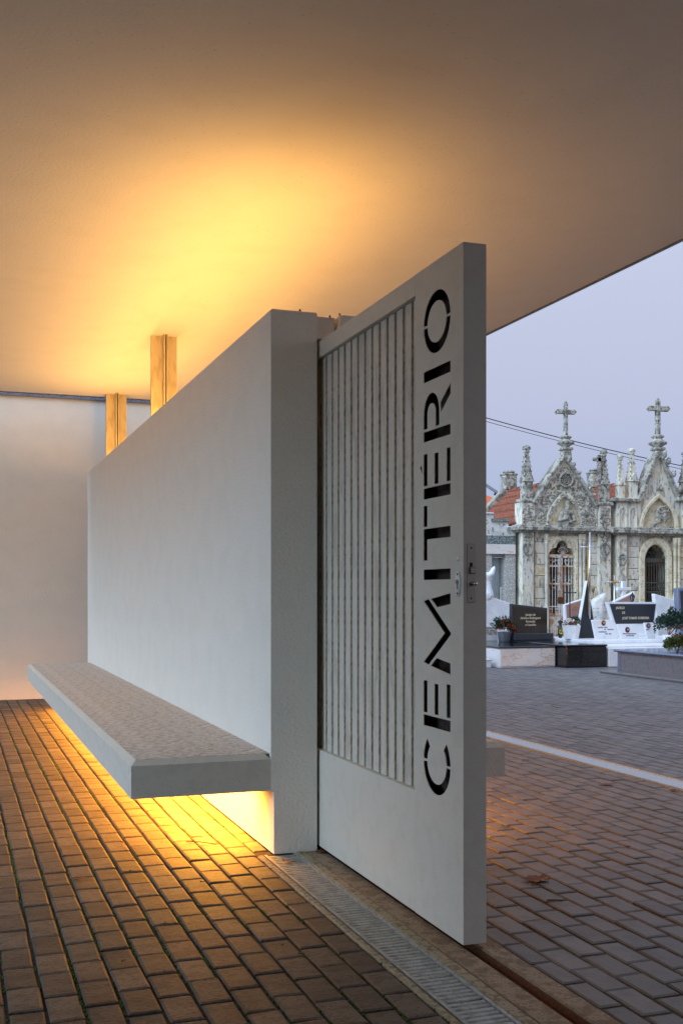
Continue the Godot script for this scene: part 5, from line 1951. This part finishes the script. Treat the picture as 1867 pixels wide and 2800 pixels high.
	for l in [["JAZIGO", 1050, 598], ["DE", 1096, 635], ["JOSÉ TOMÁS FERREIRA", 1098, 677]]:
		var p := t(l[1], l[2], z3)
		text(h3, l[0], Vector3(p.x, p.y, z3 + 0.002), 0.043, M.gilt_paint, false, false)
	# stones standing behind
	var zz := -19.4
	var bs := thing("headstone", "pink granite headstone with slanting top and gold letters", "headstone", Vector3(t(730, 700, zz).x, 0, zz))
	stone("border", [[656, 572], [795, 528], [795, 760], [668, 760]], zz - 0.012, 0.08, M.white_marble, bs, 0.006, 0.0)
	stone("face", [[668, 576], [795, 538], [795, 755], [680, 755]], zz, 0.013, M.pink_granite, bs, 0.002)
	marks(bs, 715, 772, 592, zz + 0.002, M.gold, r)
	marks(bs, 712, 768, 612, zz + 0.002, M.gold, r)
	bs = thing("headstone", "rough curved pale stone headstone beside the triangular monument", "headstone", Vector3(t(930, 700, zz).x, 0, zz))
	b = MB.new()
	b.sg = 0
	var rp := tl([[884, 760], [880, 600], [886, 555], [906, 527], [940, 505], [978, 478], [980, 520], [975, 560], [988, 620], [994, 760]], zz)
	rp[0].y = 0
	rp[rp.size() - 1].y = 0
	b.prism(rp, zz, zz - 0.18, 0.03)
	obj("stone", b, M.aged_marble, bs)
	bs = thing("headstone", "pink granite headstone rising to the right with white edge", "headstone", Vector3(t(1110, 700, zz).x, 0, zz))
	stone("border", [[1030, 548], [1192, 472], [1192, 760], [1030, 760]], zz - 0.012, 0.08, M.white_marble, bs, 0.006, 0.0)
	stone("face", [[1040, 556], [1182, 488], [1182, 755], [1040, 755]], zz, 0.013, M.pink_granite, bs, 0.002)
	bs = thing("headstone", "plain white marble headstone sloping down beside the holly bush", "headstone", Vector3(t(1440, 700, -18.6).x, 0, -18.6))
	stone("stone", [[1345, 488], [1520, 540], [1560, 760], [1395, 760]], -18.6, 0.10, M.white_marble, bs, 0.008, 0.0)
	bs = thing("headstone", "tall blue granite headstone with dark panel at the holly bush", "headstone", Vector3(t(1600, 700, -17.4).x, 0, -17.4))
	stone("frame", [[1522, 448], [1720, 410], [1720, 760], [1540, 760]], -17.412, 0.12, M.blue_granite, bs, 0.012, 0.42)
	stone("panel", [[1546, 468], [1720, 432], [1720, 750], [1562, 750]], -17.4, 0.013, M.slate_granite, bs, 0.002)
	bs = thing("headstone", "broad white marble headstone with slanting top below the angel", "headstone", Vector3(t(100, 700, -19.2).x, 0, -19.2))
	stone("stone", [[-140, 440], [55, 500], [238, 560], [240, 800], [-140, 800]], -19.2, 0.14, M.white_marble, bs, 0.01, 0.0)
	# white stone angel on that headstone
	var az := -19.27
	var A := func(x, y, d): return Vector3(t(x, y, az).x, t(x, y, az).y, az + d)
	var an := thing("stone_angel", "white stone angel statue with raised sleeve beside curtained door", "statue", A.call(48, 492, 0.0))
	b = MB.new()
	figure(b, [[A.call(58, 512, 0), A.call(58, 492, 0), 0.10, 0.11], [A.call(58, 490, 0), A.call(54, 410, 0), 0.105, 0.075], [A.call(54, 410, 0), A.call(50, 350, 0), 0.07, 0.075], [A.call(40, 345, 0), A.call(26, 318, 0), 0.04, 0.03], [A.call(22, 300, 0.01), A.call(22, 288, 0.01), 0.05, 0.05], [A.call(62, 356, 0.02), A.call(84, 332, 0.05), 0.05, 0.055], [A.call(84, 334, 0.05), A.call(97, 300, 0.06), 0.055, 0.04], [A.call(97, 300, 0.06), A.call(103, 280, 0.07), 0.035, 0.012], [A.call(88, 500, 0.05), A.call(72, 420, 0.03), 0.035, 0.025], [A.call(70, 505, 0.09), A.call(62, 420, 0.06), 0.03, 0.022], [A.call(36, 350, 0.02), A.call(14, 395, 0.06), 0.045, 0.035], [A.call(30, 330, -0.07), A.call(-10, 250, -0.09), 0.05, 0.02]], 0.014, 0.02)
	obj("figure", b, M.white_marble, an)
	# crosses
	metal_cross("metal_cross", "slim dark metal cross before the rusty grille door", 695, 680, 430, 655, 740, 480, -18.9, 0.011, M.iron)
	var gc := metal_cross("metal_cross", "slim steel cross with golden sunburst behind slate headstone", 1036, 552, 345, 990, 1080, 398, -18.6, 0.013, M.chrome)
	b = MB.new()
	var gcn := t(1036, 397, -18.6)
	for k in 14:
		var a := TAU * k / 14
		var l := 0.065 if k % 2 else 0.05
		b.tube([Vector3(gcn.x, gcn.y, -18.58), Vector3(gcn.x + cos(a) * l, gcn.y + sin(a) * l, -18.575)], 0.011, 5, 0.002)
	b.blob(Vector3(gcn.x, gcn.y, -18.575), 0.028, 0.028, 0.02, 8, 5)
	obj("sunburst", b, M.gold, gc)
	var wc := thing("stone_cross", "plain white stone cross behind the pink headstones", "cross", Vector3(t(1105, 560, -19.9).x, 0, -19.9))
	b = MB.new()
	var w0 := t(1092, 560, -19.9)
	var w1 := t(1118, 393, -19.9)
	b.cbox(Vector3(w0.x, 0, -19.94), Vector3(w1.x, w1.y, -19.86), 0.008)
	obj("shaft", b, M.white_marble, wc)
	b = MB.new()
	w0 = t(1054, 465, -19.9)
	w1 = t(1158, 440, -19.9)
	b.cbox(Vector3(w0.x, w0.y, -19.938), Vector3(w1.x, w1.y, -19.855), 0.008)
	obj("arm", b, M.white_marble, wc)
	lantern("black iron lantern above the right of the slate headstone", 1175, 475, 556, -18.5, 0.05, M.iron, 0.42)
	lantern("small brass lantern beside the triangular monument's tip", 874, 424, 482, -19.6, 0.034, M.brass, 0.0)
	# grey granite tomb with blue slab, seen along its side
	var t4 := thing("tomb", "grey granite tomb with rounded bluish slab on a low kerb", "tomb", Vector3(10.3, 0, -13.5))
	b = MB.new()
	b.cbox(Vector3(9.57, 0, -14.9), Vector3(11.0, 0.035, -11.9), 0.008)
	obj("kerb", b, M.grey_granite, t4)
	b = MB.new()
	b.box(Vector3(9.786, 0.035, -14.66), Vector3(10.78, 0.335, -12.1))
	obj("body", b, M.grey_granite, t4)
	for zc in [-14.72, -12.1]:
		b = MB.new()
		b.cbox(Vector3(9.776, 0.035, zc), Vector3(10.79, 0.335, zc + 0.065), 0.006)
		obj("corner_pier", b, M.blue_granite, t4)
	b = MB.new()
	b.cbox(Vector3(9.73, 0.335, -14.78), Vector3(10.84, 0.376, -12.0), 0.017)
	obj("slab", b, M.blue_granite, t4)
	# small white kerb tomb at the left
	var sp := t(90, 1050, -16.5)
	tomb("tomb", "small plain white marble tomb low beside pink veined tomb", Vector3(7.9, 0, -18.3), Vector3(sp.x, 0.15, -16.5), M.white_marble, M.white_marble, 0.02, 0.03)
	# white plaque with gilt lines at the back of the black slab
	var pz := -18.4
	var wp := thing("memorial_plaque", "white memorial plaque with gilt lines beside the red flowers", "plaque", Vector3(t(60, 815, pz).x, 0.358, pz))
	stone("plate", [[-60, 735], [136, 735], [140, 822], [-60, 822]], pz, 0.05, M.white_marble, wp, 0.004, 0.358)
	for y in [752, 768, 783, 797]:
		marks(wp, 40 if y < 780 else 55, 130, y, pz + 0.002, M.brass, r, 8.0)
	# flower pot with red flowers on the black slab
	var fz := -18.05
	var fc := t(193, 850, fz)
	var fp := thing("flower_pot", "grey metal pot of red flowers on polished black slab", "flower pot", Vector3(fc.x, 0.358, fz))
	b = MB.new()
	b.sg = 0
	b.lathe([Vector2(0.10, 0.358), Vector2(0.112, 0.37), Vector2(0.135, 0.53), Vector2(0.14, 0.54), Vector2(0.13, 0.54), Vector2(0.11, 0.50), Vector2(0, 0.50)], Vector3(fc.x, 0, fz), 20)
	obj("pot", b, M.plastic_pot, fp)
	var tp := Vector3(fc.x, 0.62, fz)
	b = MB.new()
	leaves(b, tp, Vector3(0.20, 0.13, 0.18), 420, 0.07, 0.016, r)
	obj("foliage", b, M.leaf_green, fp)
	b = MB.new()
	leaves(b, tp + Vector3(0, 0.03, 0), Vector3(0.22, 0.15, 0.2), 220, 0.09, 0.012, r)
	obj("dark_foliage", b, M.leaf_blue, fp)
	for k in 9:
		var fl: Vector3 = [Vector3(-0.16, -0.03, 0.13), Vector3(0.0, 0.02, 0.18), Vector3(0.16, -0.06, 0.12), Vector3(0.05, 0.10, 0.12), Vector3(0.14, 0.08, 0.10), Vector3(-0.05, 0.12, 0.1), Vector3(0.19, -0.01, 0.05), Vector3(-0.12, 0.06, 0.12), Vector3(0.10, 0.0, 0.17)][k]
		b = MB.new()
		leaves(b, tp + fl, Vector3(0.022, 0.022, 0.02), 34, 0.032, 0.014, r, 0.9)
		obj("flower", b, M.petal_red, fp)
	# white planter on the wide tomb
	var plz := -17.42
	var pc := t(700, 838, plz)
	var pl := thing("planter", "white hexagonal marble planter with white flowers beside triangular monument", "planter", Vector3(pc.x, 0.42, plz))
	b = MB.new()
	b.lathe([Vector2(0.0, 0.421), Vector2(0.125, 0.421), Vector2(0.165, 0.665), Vector2(0.14, 0.665), Vector2(0.12, 0.62), Vector2(0.0, 0.62)], Vector3(pc.x + 0.02, 0, plz), 6, PI / 6)
	obj("pot", b, M.white_marble, pl)
	b = MB.new()
	leaves(b, Vector3(pc.x + 0.10, 0.72, plz), Vector3(0.10, 0.10, 0.09), 300, 0.045, 0.010, r)
	obj("foliage", b, M.leaf_green, pl)
	b = MB.new()
	leaves(b, Vector3(pc.x - 0.03, 0.69, plz + 0.03), Vector3(0.13, 0.05, 0.1), 90, 0.05, 0.014, r)
	obj("dry_foliage", b, M.leaf_brown, pl)
	for k in 8:
		b = MB.new()
		leaves(b, Vector3(pc.x - 0.11 + 0.028 * k, 0.70 + r.randf_range(0, 0.06), plz + r.randf_range(0, 0.1)), Vector3(0.02, 0.02, 0.02), 14, 0.045, 0.018, r, 0.9)
		obj("flower", b, M.petal_white, pl)
	# dark vase with yellow flowers
	var vz := -17.8
	var vc := t(622, 800, vz)
	var va := thing("vase", "dark glass vase with yellow flowers beside brown headstone", "vase", Vector3(vc.x, 0.42, vz))
	b = MB.new()
	b.sg = 0
	b.lathe([Vector2(0.0, 0.421), Vector2(0.03, 0.421), Vector2(0.05, 0.50), Vector2(0.05, 0.58), Vector2(0.03, 0.64), Vector2(0.022, 0.68), Vector2(0.035, 0.70)], Vector3(vc.x, 0, vz), 14)
	obj("body", b, M.slate_granite, va)
	b = MB.new()
	leaves(b, Vector3(vc.x, 0.52, vz + 0.05), Vector3(0.03, 0.07, 0.03), 60, 0.035, 0.014, r)
	obj("flower", b, M.petal_yellow, va)
	b = MB.new()
	b.sg = 0
	b.lathe([Vector2(0.05, 0.70), Vector2(0.045, 0.73), Vector2(0, 0.76)], Vector3(vc.x, 0, vz), 12)
	obj("cap", b, M.iron, va)
	# holly bush in a pot and fern-like plant
	var bz := -16.75
	var bc := t(1455, 840, bz)
	var hb := thing("potted_bush", "potted dark holly bush with red flowers on white tomb", "plant", Vector3(bc.x, 0.36, bz))
	b = MB.new()
	b.sg = 0
	b.lathe([Vector2(0.0, 0.356), Vector2(0.085, 0.356), Vector2(0.12, 0.50), Vector2(0.10, 0.50), Vector2(0, 0.48)], Vector3(bc.x, 0, bz), 16)
	obj("pot", b, M.white_marble, hb)
	b = MB.new()
	leaves(b, Vector3(bc.x, 0.66, bz), Vector3(0.25, 0.20, 0.24), 900, 0.055, 0.016, r)
	leaves(b, Vector3(bc.x + 0.22, 0.72, bz), Vector3(0.22, 0.22, 0.2), 500, 0.055, 0.016, r)
	leaves(b, Vector3(bc.x + 0.06, 0.86, bz), Vector3(0.06, 0.12, 0.06), 60, 0.06, 0.016, r)
	obj("foliage", b, M.leaf_dark, hb)
	for k in 7:
		b = MB.new()
		leaves(b, Vector3(bc.x + [0.10, 0.19, 0.03, 0.27, -0.12, 0.16, 0.24][k], 0.60 + 0.03 * (k % 4), bz + 0.2), Vector3(0.018, 0.018, 0.018), 26, 0.03, 0.014, r, 0.9)
		obj("flower", b, M.petal_red if k in [1, 3, 6] else M.leaf_brown, hb)
	b = MB.new()
	b.sg = 0
	for k in 6:
		b.tube([Vector3(bc.x, 0.48, bz), Vector3(bc.x + r.randf_range(-0.15, 0.25), 0.7, bz + r.randf_range(-0.1, 0.1))], 0.006, 5)
	obj("stem", b, M.leaf_brown, hb)
	var gz := -13.55
	var gcx := t(1520, 925, gz)
	var gf := thing("cut_greenery", "sprays of green and brownish leaves lying on granite slab", "plant", Vector3(gcx.x, 0.377, gz))
	for k in 3:
		b = MB.new()
		leaves(b, Vector3(gcx.x + 0.03 * k, 0.47 + 0.03 * k, gz), Vector3(0.18, 0.11, 0.2), [420, 300, 120][k], 0.075, 0.014, r, 0.9)
		obj(["foliage", "dark_foliage", "dry_foliage"][k], b, [M.leaf_olive, M.leaf_green, M.leaf_brown][k], gf)
	b = MB.new()
	for k in 5:
		b.tube([Vector3(gcx.x, 0.377, gz), Vector3(gcx.x + r.randf_range(-0.1, 0.12), 0.5, gz + r.randf_range(-0.1, 0.1))], 0.005, 5)
	obj("stem", b, M.leaf_brown, gf)

# ---------------------------------------------------------------- leaves and twigs on the paving
func on_y(px: float, py: float, y := 0.0) -> Vector3:
	var d := ray(px, py)
	return Vector3(0, EYE, 0) + d * ((y - EYE) / d.y)

func fallen_leaf(label: String, at: Vector3, size: float, turn: float, star: bool, m: Material, r: RandomNumberGenerator) -> void:
	var b := MB.new()
	b.sg = 0
	var n := 22 if star else 12
	var pts := []
	for k in n:
		var a := TAU * k / n
		var rad := size * (0.5 + (0.5 * absf(cos(a * 2.5)) if star else 0.0)) * r.randf_range(0.85, 1.1)
		if not star:
			rad = size * (0.35 + 0.65 * absf(cos(a)))
		pts.append(Vector3(cos(a) * rad * 0.9, 0.006 + absf(r.randfn(0, 0.10)) * rad * (1.0 if k % 2 else 0.4), sin(a) * rad * 0.7))
	var bs := Basis(Vector3.UP, turn)
	for k in n:
		b.tri(at + Vector3(0, 0.004, 0), at + bs * pts[k], at + bs * pts[(k + 1) % n], Vector3.UP)
	b.tube([at + Vector3(0, 0.005, 0), at + bs * Vector3(-size * 1.2, 0.008, size * 0.3)], 0.002, 4)
	var o := obj("fallen_leaf", b, m)
	tag(o, label, "leaf", "leaves fallen on the paving")

func build_small_things() -> void:
	var r := RandomNumberGenerator.new()
	r.seed = 31
	fallen_leaf("large crumpled brown leaf lying alone on grey paving", on_y(1466, 2408), 0.085, 0.4, true, M.dry_leaf, r)
	fallen_leaf("small orange leaf lying on the long drain's edging", on_y(1840, 2161), 0.05, 1.4, false, M.leaf_brown, r)
	fallen_leaf("orange leaf on the paving close behind the second bench end", on_y(1438, 2079), 0.045, 0.2, false, M.leaf_brown, r)
	fallen_leaf("curled orange leaf halfway between bench end and long drain", on_y(1655, 2146), 0.06, 2.9, true, M.leaf_brown, r)
	fallen_leaf("small green leaf on glowing paving beside the gate edge", on_y(1378, 2261), 0.028, 2.0, false, M.leaf_green, r)
	fallen_leaf("small green leaf on brown pavers near the slotted drain", on_y(830, 2610), 0.02, 0.1, false, M.leaf_green, r)
	fallen_leaf("small brown leaf on brown pavers before the bench", on_y(220, 2405), 0.03, 0.5, false, M.dry_leaf, r)
	fallen_leaf("dry brown leaf caught at the gate's lower corner by wall", on_y(876, 2332), 0.04, 1.0, true, M.dry_leaf, r)
	fallen_leaf("dry brown leaf lying on the end of the slotted drain", on_y(785, 2358), 0.035, 2.2, true, M.dry_leaf, r)
	for i in 16:
		var c := Vector3(r.randf_range(2.2, 9.0), 0, r.randf_range(-12.5, -3.6))
		fallen_leaf("tiny brown leaf fragment lying on grey paving outside the gate", c, r.randf_range(0.012, 0.026), r.randf() * 6.0, i % 3 == 0, M.leaf_brown if i % 2 else M.dry_leaf, r)
	for i in 7:
		var c := Vector3(r.randf_range(0.2, 1.25), 0, r.randf_range(-6.0, -3.2))
		fallen_leaf("tiny dry leaf fragment lying on brown pavers", c, r.randf_range(0.007, 0.014), r.randf() * 6.0, false, M.dry_leaf, r)
	var k := 0
	for p in [[510, 2300, 598, 2308], [330, 2185 + 115, 342, 2310], [1495, 2461, 1535, 2462]]:
		var a := on_y(p[0], p[1], 0.006)
		var c := on_y(p[2], p[3], 0.006)
		var b := MB.new()
		b.tube([a, (a + c) / 2 + Vector3(0.006, 0.004, 0.01), c], 0.003, 5, 0.0015)
		b.tube([(a + c) / 2 + Vector3(0.006, 0.004, 0.01), c + Vector3(-0.02, 0.006, 0.04)], 0.002, 4, 0.001)
		tag(obj("twig", b, M.dry_leaf), ["long dry twig on glowing pavers below the bench end", "short dry stalk on pavers left of the bench corner", "thin dry stalk on grey paving beyond the large leaf"][k], "twig", "twigs on the paving")
		k += 1
